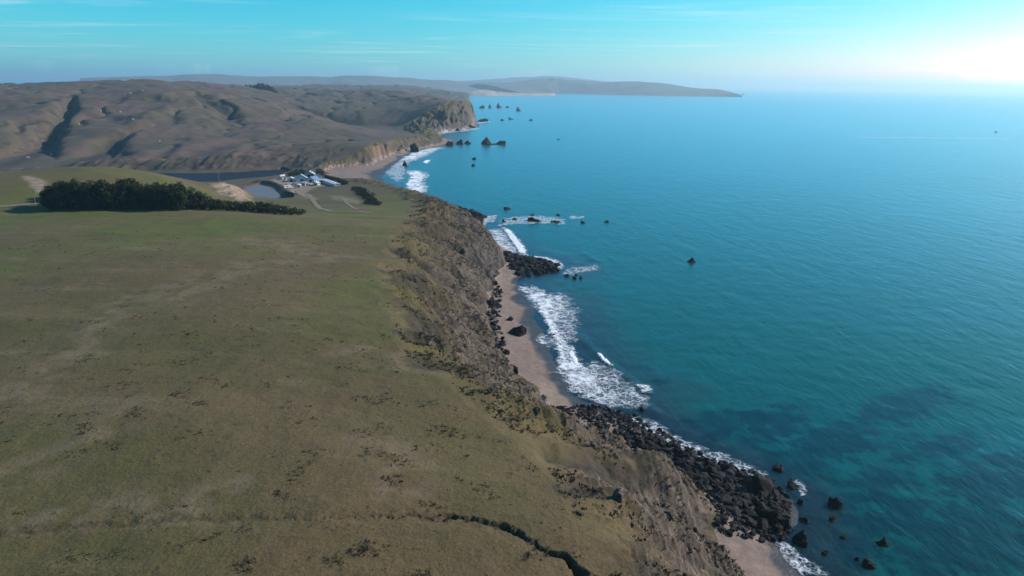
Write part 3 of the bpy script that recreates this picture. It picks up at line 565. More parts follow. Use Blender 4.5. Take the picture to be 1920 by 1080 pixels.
# ------------------------------------------------------------------ materials
def mat_land():
    m = NT('land')
    P = m.pos()
    a = m.n('ShaderNodeSeparateColor'); A = m.attr('cover'); m.l(A.outputs['Color'], a.inputs[0])
    rock, sand, scrub, dirt = a.outputs[0], a.outputs[1], a.outputs[2], A.outputs['Alpha']
    b = m.n('ShaderNodeSeparateColor'); B = m.attr('cover_more'); m.l(B.outputs['Color'], b.inputs[0])
    wet, hill, soil, green = b.outputs[0], b.outputs[1], b.outputs[2], B.outputs['Alpha']
    nb = m.noise(P, 0.011, 4, 0.6); nm = m.noise(P, 0.06, 4, 0.65); ns = m.noise(P, 0.45, 4, 0.7); nf = m.noise(P, 2.3, 3, 0.7)
    streak = m.noise(m.mapping(P, (0.02, 0.09, 0.05), 0.35), 1.0, 5, 0.6)
    g = m.mix(m.ramp(m.math('ADD', m.math('MULTIPLY', nb, 0.65), m.math('MULTIPLY', nm, 0.35)), 0.40, 0.62), (0.066, 0.055, 0.015), (0.086, 0.058, 0.025))
    g = m.mix(m.math('MULTIPLY', green, m.ramp(nm, 0.25, 0.55)), g, (0.070, 0.080, 0.010))
    straw = m.math('MULTIPLY', m.ramp(streak, 0.52, 0.70), m.ramp(ns, 0.38, 0.60))
    g = m.mix(m.ramp(m.noise(m.mapping(P, (0.010, 0.028, 0.02), 0.5), 1.0, 4, 0.68), 0.46, 0.66, 0, 0.6), g, (0.106, 0.071, 0.032))
    g = m.mix(m.ramp(m.noise(m.mapping(P, (0.018, 0.034, 0.02), 1.1), 1.0, 5, 0.6), 0.55, 0.70, 0, 0.5), g, (0.062, 0.059, 0.014))
    g = m.mix(m.math('MULTIPLY', straw, 0.62), g, (0.155, 0.115, 0.060))
    g = m.mix(m.ramp(ns, 0.52, 0.70, 0, 0.6), g, (0.045, 0.034, 0.014))
    g = m.mix(m.ramp(nf, 0.50, 0.68, 0, 0.62), g, (0.036, 0.030, 0.016))
    g = m.mix(m.ramp(nf, 0.46, 0.28, 0, 0.50), g, (0.118, 0.094, 0.044))
    g = m.mix(m.math('MULTIPLY', m.attr('straw_band').outputs['Fac'], m.ramp(ns, 0.32, 0.58, 0.25, 0.70)), g, (0.140, 0.100, 0.062))
    # drier purple-brown winter grass on the hills
    hg = m.mix(m.ramp(nb, 0.36, 0.60), (0.086, 0.054, 0.044), (0.070, 0.054, 0.032))
    hg = m.mix(m.ramp(nm, 0.48, 0.70, 0, 0.55), hg, (0.034, 0.025, 0.020))
    hg = m.mix(m.ramp(ns, 0.58, 0.72, 0, 0.35), hg, (0.115, 0.09, 0.062))
    vb = m.voro(P, 0.055); hg = m.mix(m.math('MULTIPLY', m.ramp(vb, 0.36, 0.16), m.ramp(nb, 0.44, 0.56, 0.0, 0.85)), hg, (0.030, 0.026, 0.018))
    g = m.mix(hill, g, hg)
    sv = m.attr('slope_growth').outputs['Fac']
    svc = m.mix(m.ramp(m.noise(m.mapping(P, (0.30, 0.07, 0.12), 0.61), 1.0, 5, 0.68), 0.36, 0.64), (0.030, 0.022, 0.012), (0.076, 0.055, 0.031))
    svc = m.mix(m.ramp(nf, 0.5, 0.7, 0, 0.5), svc, (0.018, 0.014, 0.009))
    g = m.mix(m.math('MULTIPLY', sv, 0.9), g, svc)
    # scrub
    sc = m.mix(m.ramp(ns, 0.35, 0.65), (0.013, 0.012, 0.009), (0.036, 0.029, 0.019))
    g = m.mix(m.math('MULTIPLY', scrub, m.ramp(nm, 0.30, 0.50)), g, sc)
    # weathered bluff: earth, rock and dead growth in patches
    rb = m.noise(m.mapping(P, (0.22, 0.06, 0.10), 0.61), 1.0, 4, 0.7)
    rk = m.mix(m.ramp(rb, 0.35, 0.65), (0.034, 0.023, 0.017), (0.100, 0.074, 0.053))
    rk = m.mix(m.ramp(ns, 0.50, 0.68), rk, (0.145, 0.112, 0.086))
    rk = m.mix(m.ramp(nf, 0.46, 0.66, 0, 0.75), rk, (0.018, 0.013, 0.011))
    rk = m.mix(m.ramp(nm, 0.53, 0.70, 0, 0.65), rk, (0.048, 0.044, 0.021))
    st = m.attr('stone').outputs['Fac']
    sb = m.noise(m.mapping(P, (0.5, 0.12, 0.2), 0.61), 1.0, 4, 0.75)
    rk = m.mix(st, rk, m.mix(m.ramp(sb, 0.40, 0.62), (0.017, 0.014, 0.014), (0.076, 0.061, 0.053)))
    rk = m.mix(soil, rk, m.mix(m.ramp(ns, 0.4, 0.6), (0.20, 0.115, 0.072), (0.11, 0.062, 0.042)))
    g = m.mix(m.ramp(m.math('ADD', rock, m.math('MULTIPLY', m.math('SUBTRACT', ns, 0.5), 0.9)), 0.25, 0.75), g, rk)
    # bare dirt
    dt = m.mix(m.ramp(ns, 0.35, 0.65), (0.15, 0.105, 0.072), (0.24, 0.18, 0.13))
    g = m.mix(m.math('MULTIPLY', dirt, m.ramp(ns, 0.25, 0.5, 0.55, 1.0)), g, dt)
    # sand
    sd = m.mix(m.ramp(ns, 0.38, 0.68), (0.155, 0.108, 0.086), (0.200, 0.144, 0.116))
    sd = m.mix(m.ramp(nf, 0.55, 0.8, 0, 0.25), sd, (0.13, 0.10, 0.085))
    sd = m.mix(wet, sd, (0.040, 0.033, 0.034))
    col = m.mix(m.ramp(m.math('ADD', sand, m.math('MULTIPLY', m.math('SUBTRACT', ns, 0.5), 0.5)), 0.40, 0.60), g, sd)
    hb = m.math('ADD', m.math('MULTIPLY', ns, 0.5), m.math('MULTIPLY', nf, 0.22))
    nrm = m.bump(hb, 0.75, 0.7)
    rough = m.math('SUBTRACT', 0.95, m.math('MULTIPLY', m.math('MULTIPLY', wet, sand), 0.55))
    m.principled(col, rough, nrm, 0.25)
    return m.mat

def mat_rock(name, c1, c2, rough=0.75, scale=0.9, spec=0.35):
    m = NT(name); o = m.n('ShaderNodeTexCoord').outputs['Object']; P = m.pos()
    n1 = m.noise(P, scale, 6, 0.65); n2 = m.noise(P, scale * 5, 4, 0.7)
    col = m.mix(m.ramp(n1, 0.38, 0.66), c1, c2)
    col = m.mix(m.ramp(n2, 0.5, 0.75, 0, 0.6), col, tuple(v * 0.45 for v in c1))
    m.principled(col, rough, m.bump(m.math('ADD', n1, m.math('MULTIPLY', n2, 0.4)), 0.8, 0.35), spec)
    return m.mat

def mat_plain(name, c, rough=0.7, var=0.25, scale=1.0, spec=0.25, metal=0.0):
    m = NT(name); P = m.pos()
    n1 = m.noise(P, scale, 5, 0.6)
    col = m.mix(m.ramp(n1, 0.3, 0.7), tuple(v * (1 - var) for v in c), tuple(min(1, v * (1 + var * 0.6)) for v in c))
    m.principled(col, rough, m.bump(n1, 0.15, 0.1), spec, metal)
    return m.mat

def mat_leaf(name, c1, c2):
    m = NT(name); P = m.pos()
    n1 = m.noise(P, 0.35, 3, 0.6); n2 = m.noise(P, 2.3, 3, 0.6)
    col = m.mix(m.ramp(m.math('ADD', m.math('MULTIPLY', n1, 0.6), m.math('MULTIPLY', n2, 0.4)), 0.38, 0.62), c1, c2)
    m.principled(col, 0.8, None, 0.15)
    return m.mat

def mat_water():
    m = NT('sea_water'); P = m.pos()
    d = m.attr('depth').outputs['Fac']; k = m.attr('kelp_vignette').outputs['Fac']
    nb = m.noise(P, 0.006, 4, 0.6); nm = m.noise(m.mapping(P, (0.02, 0.05, 0.03), -0.5), 1.0, 5, 0.65)
    body = m.mix(m.ramp(d, 0.6, 2.7), (0.030, 0.044, 0.038), (0.000, 0.056, 0.043))
    body = m.mix(m.ramp(d, 4.5, 13.0), body, (0.000, 0.066, 0.074))
    body = m.mix(m.ramp(d, 10.0, 34.0), body, (0.000, 0.098, 0.155))
    body = m.mix(m.ramp(nb, 0.40, 0.65, 0, 0.45), body, (0.000, 0.054, 0.062))
    body = m.mix(m.math('MULTIPLY', m.ramp(nm, 0.5, 0.75), 0.22), body, (0.000, 0.090, 0.118))
    kn = m.noise(P, 0.16, 5, 0.65)
    body = m.mix(m.math('MULTIPLY', m.ramp(m.math('ADD', k, m.math('MULTIPLY', m.math('SUBTRACT', kn, 0.5), 2.4)), 0.42, 0.95), 0.80), body, (0.000, 0.011, 0.017))
    # waves
    w1 = m.noise(m.mapping(P, (0.11, 0.045, 0.1), 0.75), 1.0, 4, 0.6, 0.4)
    w2 = m.noise(m.mapping(P, (0.5, 0.22, 0.4), 0.55), 1.0, 4, 0.65, 0.3)
    w3 = m.noise(P, 2.2, 3, 0.6)
    hgt = m.math('ADD', m.math('ADD', m.math('MULTIPLY', w1, 1.3), m.math('MULTIPLY', w2, 0.5)), m.math('MULTIPLY', w3, 0.10))
    nrm = m.bump(hgt, 0.42, 0.9)
    dif = m.n('ShaderNodeBsdfDiffuse'); m.l(body, dif.inputs['Color']); m.l(nrm, dif.inputs['Normal'])
    tr = m.n('ShaderNodeBsdfTransparent'); tr.inputs['Color'].default_value = (0.72, 0.84, 0.84, 1)
    op = m.ramp(d, 0.0, 2.6, 0.05, 1.0)
    s1 = m.n('ShaderNodeMixShader'); m.l(op, s1.inputs[0]); m.l(tr.outputs[0], s1.inputs[1]); m.l(dif.outputs[0], s1.inputs[2])
    gl = m.n('ShaderNodeBsdfGlossy'); gl.inputs['Roughness'].default_value = 0.22; gl.inputs['Color'].default_value = (0.58, 0.90, 1, 1)
    m.l(nrm, gl.inputs['Normal'])
    fr = m.n('ShaderNodeFresnel'); fr.inputs['IOR'].default_value = 1.33; m.l(nrm, fr.inputs['Normal'])
    f2 = m.math('MINIMUM', fr.outputs[0], 0.85)
    s2 = m.n('ShaderNodeMixShader'); m.l(f2, s2.inputs[0]); m.l(s1.outputs[0], s2.inputs[1]); m.l(gl.outputs[0], s2.inputs[2])
    m.l(s2.outputs[0], m.out.inputs['Surface'])
    return m.mat

def mat_still_water(name, c, rough=0.05, spec=0.5):
    m = NT(name); P = m.pos()
    n = m.noise(P, 0.9, 4, 0.6)
    p = m.principled(m.mix(n, c, tuple(v * 1.3 for v in c)), rough, m.bump(n, 0.12, 0.15), spec)
    return m.mat

def mat_foam():
    m = NT('foam'); P = m.pos()
    cov = m.attr('coverage').outputs['Fac']
    warp = m.n('ShaderNodeTexNoise'); m.l(P, warp.inputs['Vector']); warp.inputs['Scale'].default_value = 0.5; warp.inputs['Detail'].default_value = 4
    vadd = m.n('ShaderNodeVectorMath', operation='MULTIPLY_ADD'); m.l(warp.outputs['Color'], vadd.inputs[0]); vadd.inputs[1].default_value = (2.6, 2.6, 0.5); m.l(P, vadd.inputs[2])
    e1 = m.voro(vadd.outputs[0], 0.34, 'DISTANCE_TO_EDGE'); e2 = m.voro(vadd.outputs[0], 0.95, 'DISTANCE_TO_EDGE')
    n1 = m.noise(P, 0.28, 6, 0.7, 0.6); n2 = m.noise(P, 1.7, 4, 0.7)
    web = m.math('MAXIMUM', m.ramp(e1, 0.13, 0.0), m.math('MULTIPLY', m.ramp(e2, 0.16, 0.0), 0.75))
    nn = m.math('ADD', m.math('MULTIPLY', n1, 0.62), m.math('MULTIPLY', n2, 0.38))
    solid = m.ramp(m.math('ADD', nn, m.math('MULTIPLY', m.math('SUBTRACT', cov, 0.5), 0.95)), 0.56, 0.86)
    thin = m.math('MULTIPLY', m.math('MULTIPLY', web, m.ramp(cov, 0.12, 0.5)), m.ramp(n1, 0.34, 0.62, 0.15, 0.9))
    al = m.math('MULTIPLY', m.math('MAXIMUM', solid, thin), 0.95)
    al = m.math('MULTIPLY', al, m.ramp(cov, 0.0, 0.18))
    dif = m.n('ShaderNodeBsdfDiffuse'); m.l(m.mix(n2, (0.62, 0.66, 0.72), (0.86, 0.87, 0.88)), dif.inputs['Color'])
    m.l(m.bump(m.math('ADD', n1, n2), 0.8, 0.4), dif.inputs['Normal'])
    tr = m.n('ShaderNodeBsdfTransparent')
    s = m.n('ShaderNodeMixShader'); m.l(al, s.inputs[0]); m.l(tr.outputs[0], s.inputs[1]); m.l(dif.outputs[0], s.inputs[2])
    m.l(s.outputs[0], m.out.inputs['Surface'])
    return m.mat

M = dict(
    land=mat_land(), water=mat_water(), foam=mat_foam(),
    lagoon=mat_still_water('lagoon_water', (0.012, 0.011, 0.016), 0.55, 0.06), pond=mat_still_water('pond_water', (0.10, 0.10, 0.115), 0.6, 0.1),  # lagoon: dark reflection of the hill is put into the base colour
    wet_rock=mat_rock('wet_rock', (0.0045, 0.004, 0.0055), (0.013, 0.011, 0.012), 0.75, 0.9, 0.12),
    sea_rock=mat_rock('sea_rock', (0.007, 0.006, 0.008), (0.020, 0.016, 0.017), 0.85, 0.3, 0.12),
    dry_rock=mat_rock('dry_rock', (0.020, 0.017, 0.018), (0.055, 0.046, 0.044), 0.9, 0.9, 0.1),
    pale_rock=mat_rock('pale_rock', (0.20, 0.165, 0.135), (0.32, 0.27, 0.22), 0.9, 0.8, 0.1),
    brown_rock=mat_rock('brown_rock', (0.045, 0.034, 0.027), (0.12, 0.095, 0.076), 0.9, 0.9, 0.15),
    cypress=mat_leaf('cypress_leaves', (0.006, 0.010, 0.005), (0.034, 0.045, 0.016)),
    bush=mat_leaf('bush_leaves', (0.008, 0.010, 0.006), (0.024, 0.027, 0.012)),
    bark=mat_plain('bark', (0.06, 0.045, 0.035), 0.9, 0.4, 3.0),
    tuft=mat_leaf('dead_plants', (0.026, 0.018, 0.010), (0.064, 0.044, 0.024)),
    weed=mat_leaf('brown_weeds', (0.040, 0.027, 0.015), (0.075, 0.052, 0.030)),
    straw=mat_leaf('straw', (0.075, 0.058, 0.034), (0.13, 0.105, 0.064)),
    heath=mat_leaf('bluff_scrub', (0.022, 0.018, 0.011), (0.060, 0.047, 0.029)),
    white_paint=mat_plain('white_paint', (0.55, 0.54, 0.53), 0.6, 0.22, 0.7),
    pale_roof=mat_plain('pale_roof', (0.36, 0.345, 0.37), 0.5, 0.18, 0.6),
    blue_roof=mat_plain('blue_roof', (0.15, 0.22, 0.32), 0.45, 0.2, 0.6),
    green_roof=mat_plain('weathered_roof', (0.38, 0.42, 0.42), 0.6, 0.25, 0.8),
    grey_wall=mat_plain('grey_boards', (0.30, 0.28, 0.27), 0.8, 0.25, 1.5),
    dark=mat_plain('dark_opening', (0.02, 0.02, 0.025), 0.4, 0.2),
    glass=mat_plain('window_glass', (0.03, 0.04, 0.05), 0.08, 0.1, 1.0, 0.6),
    rubber=mat_plain('rubber', (0.02, 0.02, 0.02), 0.8, 0.2),
    red_paint=mat_plain('red_paint', (0.25, 0.05, 0.04), 0.4, 0.15),
    grey_paint=mat_plain('grey_paint', (0.35, 0.36, 0.38), 0.35, 0.1),
    wood=mat_plain('pole_wood', (0.20, 0.16, 0.13), 0.85, 0.3, 2.0),
    path=mat_plain('path_dirt', (0.17, 0.135, 0.10), 0.95, 0.35, 0.6),
    trail=mat_plain('trail_soil', (0.060, 0.050, 0.026), 0.95, 0.4, 0.8),
    far=mat_plain('far_slope', (0.11, 0.10, 0.10), 0.95, 0.25, 0.006),
    dune=mat_plain('dune_sand', (0.34, 0.29, 0.25), 0.95, 0.35, 0.012),
)

# ------------------------------------------------------------------ land mesh
def rows(*spans):
    out = []
    for a, b, q in spans:
        n = int(math.log(b / a) / math.log(q)); out += list(np.geomspace(a, b, n, endpoint=False))
    return np.array(out + [spans[-1][1]])

def build_land():
    R = rows((45, 380, 1.0036), (380, 1250, 1.0048), (1250, 2800, 1.0062), (2800, 6300, 1.013))
    TH = np.radians(np.linspace(-46, 44, 800))
    rr, tt = np.meshgrid(R, TH, indexing='ij')
    x = (rr * np.sin(tt)).astype(np.float32); y = (rr * np.cos(tt)).astype(np.float32)
    nr, nc = x.shape
    # skip open sea: everything well to the sea side of the waterline
    cand = np.zeros((nr, nc), bool)
    wl = np.array(WATERLINE); xl = np.interp(y, wl[:, 1][np.argsort(wl[:, 1])], wl[:, 0][np.argsort(wl[:, 1])])
    cand = x < xl + 175 + 0.03 * y
    h = np.full((nr, nc), -12.0, np.float32)
    idx = np.nonzero(cand.ravel())[0]
    hh, info = land(x.ravel()[idx], y.ravel()[idx])
    h.ravel()[idx] = hh
    full = {}
    for k, v in info.items():
        f = np.zeros(nr * nc, v.dtype); f[idx] = v; full[k] = f.reshape(nr, nc)
    gr = np.gradient(h, axis=0) / np.gradient(rr, axis=0); gt = np.gradient(h, axis=1) / (rr * (TH[1] - TH[0]))
    slope = np.hypot(gr, gt)
    t = full['t']; r = full['r']; iT = full['iT']; iF = full['iF']; iW = full['iW']
    n1 = fbm(x / 17, y / 17, 4, 201); n2 = fbm(x / 60, y / 60, 3, 203)
    nearb = smooth(200, 165, y)      # the bowl nearest the viewer is the most worn
    rock = np.where(iF & ~iT, smooth(0.34, 0.80, t + 0.32 * n1 + 0.26 * nearb) * smooth(0.42, 0.95, slope) * (1 - full['ledge']), 0)
    hillside = smooth(560, 760, r)
    rock = np.maximum(rock, np.where(iT, smooth(0.75, 1.2, slope) * 0.75 * (1 - full['crack']) * smooth(300, 600, r), 0))
    sand = np.where(iF, 0, 1.0) * np.ones_like(r)
    edge = np.where(iF & ~iT, smooth(0.97, 1.0, t), 0)
    sand = np.maximum(sand, edge * 0.5)
    scrub = np.maximum(full['scrub'], np.where(iF & ~iT, 0.75 * smooth(-0.1, 0.45, n1 + 0.4 * n2) * smooth(0.03, 0.2, t), 0))
    # hill slopes turned from the sun: scrub, with their shade painted in
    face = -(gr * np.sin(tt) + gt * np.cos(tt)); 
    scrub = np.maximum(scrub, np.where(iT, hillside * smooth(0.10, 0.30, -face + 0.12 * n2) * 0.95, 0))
    scrub = np.maximum(scrub, full['bank'])
    dirt = np.maximum(full['dirt'] * (1 - full['bank']), 0.0)
    slopeveg = np.where(iF & ~iT, smooth(0.0, 0.42, t + 0.16 * n1), np.clip(full['crack'] * 1.4 + 0.55 * full['track'], 0, 1)) * (r < 760)
    band = np.zeros_like(r)
    for line, w in SURVEY['straw_bands']:
        band = np.maximum(band, np.exp(-(seg_dist(x + 6 * n2, y + 6 * n1, soften(line, 2)) / w) ** 2))
    band *= smooth(-0.5, 0.4, fbm(x / 6, y / 6, 3, 207))
    wet = np.where(iW & ~iF, smooth(0.75, 0.35, h + 0.12 * n1), np.where(~iW, smooth(-2.2, -0.1, h), 0))
    soil = full['crack'] * 0.0
    for (cx, cy, cr) in SURVEY['orange_cliff']:
        soil = np.maximum(soil, np.exp(-((x - cx) ** 2 + (y - cy) ** 2) / cr ** 2))
    green = smooth(230, 340, r) * (1 - smooth(420, 520, r)) * iT * (0.6 + 0.6 * n2) + 0.5 * smooth(0.05, 0.5, n2) * (r < 600) * smooth(70, 220, r)
    cover = np.stack([rock, np.clip(sand, 0, 1), np.clip(scrub, 0, 1), dirt], -1).reshape(-1, 4)
    stone = np.interp(y, [0, 300, 350, 500, 560, 5000], [0.15, 0.15, 0.9, 0.9, 0.3, 0.3]).astype(np.float32) * smooth(0.25, 0.6, t)
    more = np.stack([wet, hillside * iT, soil, np.clip(green * 1.3, 0, 1)], -1).reshape(-1, 4)
    V = np.stack([x, y, h], -1).reshape(-1, 3)
    ii = np.arange(nr * nc).reshape(nr, nc)
    q = np.stack([ii[:-1, :-1], ii[:-1, 1:], ii[1:, 1:], ii[1:, :-1]], -1).reshape(-1, 4)
    ok = (h.ravel()[q] > -7.5).any(1) & cand.ravel()[q].all(1)
    q = q[ok]
    # what each face belongs to
    fiT = iT.ravel()[q].sum(1) >= 2; fiF = iF.ravel()[q].sum(1) >= 2
    fr = r.ravel()[q].mean(1); fy = y.ravel()[q].mean(1); fx = x.ravel()[q].mean(1)
    hillm = fiT & ((fy > 735 - 0.0 * fx) | (fr > 900))
    parts = {
        'meadow': fiT & ~hillm,
        'hills': hillm & (fr < 2900),
        'far_coast': hillm & (fr >= 2900),
        'coastal_bluff': fiF & ~fiT & (fr < 745),
        'headland_cliff': fiF & ~fiT & (fr >= 745),
        'beach': ~fiF & (fr < 640),
        'far_beach': ~fiF & (fr >= 640),
    }
    # normals shared across the seams
    nx = -(gr * np.sin(tt) + gt * np.cos(tt)); ny = -(gr * np.cos(tt) - gt * np.sin(tt))
    N = np.stack([nx, ny, np.ones_like(nx)], -1).reshape(-1, 3); N /= np.linalg.norm(N, axis=1, keepdims=True)
    labels = {
        'meadow': 'green and brown grass meadow on top of the sea bluff', 'hills': 'rolling brown winter hills behind the lagoon',
        'far_coast': 'hazy low coast beyond the second headland', 'coastal_bluff': 'eroded brown bluff between the meadow and the beach',
        'headland_cliff': 'cliffs along the far beach, the spit and the headland', 'beach': 'pale sand beach at the foot of the near bluff',
        'far_beach': 'wide pale sand beach by the farm at the lagoon mouth'}
    for name, mask in parts.items():
        f = q[mask]
        if not len(f): continue
        u, inv = np.unique(f, return_inverse=True)
        me = mesh_np(name, V[u], inv.reshape(-1, 4), True)
        put_attr(me, 'straw_band', band.ravel()[u]); put_attr(me, 'stone', stone.ravel()[u]); put_attr(me, 'slope_growth', slopeveg.ravel()[u]); put_attr(me, 'cover', cover[u]); put_attr(me, 'cover_more', more[u])
        me.normals_split_custom_set_from_vertices(N[u].tolist())
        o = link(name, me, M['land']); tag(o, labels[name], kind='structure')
build_land()

# ------------------------------------------------------------------ sea
def build_sea():
    R = rows((40, 420, 1.0075), (420, 1500, 1.014), (1500, 90000, 1.06))
    TH = np.radians(np.linspace(-52, 52, 420))
    rr, tt = np.meshgrid(R, TH, indexing='ij')
    x = (rr * np.sin(tt)).astype(np.float32); y = (rr * np.cos(tt)).astype(np.float32)
    d = seg_dist(x, y, WATERLINE); ins = inside(x, y, POLY_W)
    near = rr < 7000
    depth = np.where(ins, 0.0, 0.060 * np.minimum(d, 20) + 0.045 * np.maximum(d - 20, 0))
    depth = depth * np.where(ins, 1, 1 + 0.25 * fbm(x / 40, y / 40, 3, 301))
    depth = depth * np.interp(y, [0, 175, 215, 330, 380, 2000], [2.6, 2.4, 1.0, 1.0, 1.5, 1.5])
    depth = np.clip(depth, 0, 60)
    kelp_vignette = np.zeros_like(x)
    for (cx, cy), rx, ry in SURVEY['kelp_vignette']:
        c, s = math.cos(-0.5), math.sin(-0.5)
        ux = (x - cx) * c - (y - cy) * s; uy = (x - cx) * s + (y - cy) * c
        kelp_vignette = np.maximum(kelp_vignette, np.exp(-((ux / rx) ** 2 + (uy / ry) ** 2)))
    z = 0.10 * fbm(x / 13, y / 7, 3, 305) * smooth(1500, 300, rr) * smooth(2, 15, d)
    for L in SURVEY['swells']:
        dd = seg_dist(x, y, soften(L, 2)); z = z + 0.4 * np.exp(-(dd / 2.0) ** 2)
    z = np.where(ins, -0.05, z)
    V = np.stack([x, y, z], -1).reshape(-1, 3)
    nr, nc = x.shape; ii = np.arange(nr * nc).reshape(nr, nc)
    q = np.stack([ii[:-1, :-1], ii[:-1, 1:], ii[1:, 1:], ii[1:, :-1]], -1).reshape(-1, 4)
    deep_in = (ins & (d > 40)).ravel()[q].all(1)
    q = q[~deep_in]
    u, inv = np.unique(q, return_inverse=True)
    me = mesh_np('sea', V[u], inv.reshape(-1, 4), True)
    put_attr(me, 'depth', depth.ravel()[u]); put_attr(me, 'kelp_vignette', kelp_vignette.ravel()[u])
    tag(link('sea', me, M['water']), 'teal and blue ocean reaching to the hazy horizon', kind='structure')
build_sea()

def flat_sheet(name, poly, z, mat, label):
    bm = bmesh.new(); vs = [bm.verts.new((p[0], p[1], z)) for p in soften(list(poly) + [poly[0]], 2)[:-1]]
    f = bm.faces.new(vs); bmesh.ops.triangulate(bm, faces=[f]); bmesh.ops.recalc_face_normals(bm, faces=bm.faces)
    if bm.faces[:] and sum(fc.normal.z for fc in bm.faces) < 0: bmesh.ops.reverse_faces(bm, faces=bm.faces)
    me = bpy.data.meshes.new(name); bm.to_mesh(me); bm.free()
    tag(link(name, me, mat), label, kind='structure')
flat_sheet('lagoon', SURVEY['lagoon'], 1.0, M['lagoon'], 'dark still lagoon under the hills')
flat_sheet('pond', SURVEY['pond'], 5.0, M['pond'], 'grey-blue pond beside the farm with a dark curved bank')

# ------------------------------------------------------------------ surf
def resample(line, n):
    p = np.array(soften(line, 2)); s = np.concatenate([[0], np.cumsum(np.hypot(*np.diff(p, axis=0).T))])
    u = np.linspace(0, s[-1], n); return np.stack([np.interp(u, s, p[:, 0]), np.interp(u, s, p[:, 1])], -1), s[-1]

def foam_strip(name, label, inner, outer, cov, lump, seed=0, over=0.25, kind='stuff'):
    a, L = resample(inner, 2); 
    wid = np.mean([math.dist(p, q) for p, q in zip(resample(inner, 12)[0], resample(outer, 12)[0])])
    step = max(0.35, wid / 40, L / 260)
    nu = int(np.clip(L / step, 12, 260)); nv = int(np.clip(wid * (1 + 2 * over) / step, 8, 60))
    A, _ = resample(inner, nu); B, _ = resample(outer, nu)
    v = np.linspace(-over, 1 + over, nv); u = np.linspace(0, 1, nu)
    X = A[:, None, :] + (B - A)[:, None, :] * v[None, :, None]
    x = X[..., 0].astype(np.float32); y = X[..., 1].astype(np.float32)
    vv = np.broadcast_to(v[None, :], x.shape); uu = np.broadcast_to(u[:, None], x.shape)
    sc = max(1.0, wid * 0.25)
    n = 0.7 * fbm(x / sc, y / sc, 4, 400 + seed, 0.65) + 0.6 * fbm(x / (sc * 3), y / (sc * 3), 2, 430 + seed)
    ed = np.minimum(smooth(-over * 0.6, 0.15, vv + 0.16 * n), smooth(1 + over, 0.75, vv + 0.35 * n)) * smooth(-over, -over * 0.6, vv) * smooth(1 + over, 1 + over * 0.7, vv)
    ed = ed * smooth(0, 0.16, uu + 0.08 * n) * smooth(1, 0.84, uu + 0.08 * n) * smooth(0, 0.03, uu) * smooth(1, 0.97, uu)
    c = np.clip(cov * ed + 0.22 * n * ed, 0, 1.1)
    h, _ = land(x.ravel(), y.ravel()); h = h.reshape(x.shape)
    z = np.maximum(h, 0.0) + 0.16 + lump * ed * (0.5 + 0.6 * np.abs(n)) * smooth(0.35, 0.8, cov)
    for S in SURVEY['swells']:
        z = z + 0.4 * np.exp(-(seg_dist(x, y, soften(S, 1)) / 2.0) ** 2)
    V = np.stack([x, y, z], -1).reshape(-1, 3); ii = np.arange(nu * nv).reshape(nu, nv)
    q = np.stack([ii[:-1, :-1], ii[1:, :-1], ii[1:, 1:], ii[:-1, 1:]], -1).reshape(-1, 4)
    me = mesh_np(name, V, q, True); put_attr(me, 'coverage', c.ravel())
    o = link(name, me, M['foam']); tag(o, label, 'foam', kind=kind)
    return o

FOAM_LABELS = {
 'beach surf': 'broad white wash of surf along the near beach', 'inner breaker': 'short white breaker close in off the near beach',
 'outer breaker': 'small white crest breaking farther out off the near beach', 'small splash': 'small splash of white water off the boulder field top',
 'boulder surf': 'white foam along the seaward edge of the boulder field', 'seaward swirl': 'small foam patch beside the cleft rock off the boulder field',
 'corner surf': 'white surf on the small beach in the bottom corner', 'cove swash': 'grey-white foam sheet inside the cove',
 'cove breaker': 'bright white breaker rolling into the cove', 'point surf': 'white water around the rocky point',
 'rock line surf': 'foam streaks along the row of rocks off the cove', 'inshore lace': 'thin foam between the cove rocks',
 'lone ripple': 'short pale ripple in open water off the cove', 'point trail': 'thin foam trail off the rocky point',
 'far beach breaker': 'thick white breaker off the distant farm beach', 'far beach swash': 'pale blue-white wash on the distant farm beach',
 'far north lines': 'lines of white surf at the far end of the distant beach', 'far short breaker': 'short white crest off the distant beach',
 'headland surf': 'white surf at the foot of the headland', 'headland tip surf': 'white surf at the headland tip', 'backwash': 'thin lacy backwash off the boulder end of the beach', 'upper backwash': 'thin lacy backwash off the middle beach', 'beach ripple lace': 'thin foam lines on wet sand by the beach rock'}
for i, (n, a, b, cov, lump) in enumerate(SURVEY['foam']):
    foam_strip('surf_foam', FOAM_LABELS[n], a, b, cov, lump, i)
foam_strip('boat_wake', 'long thin pale wake line far out on the sea', SURVEY['wake'][0], SURVEY['wake'][1], 0.46, 0.0, 77)

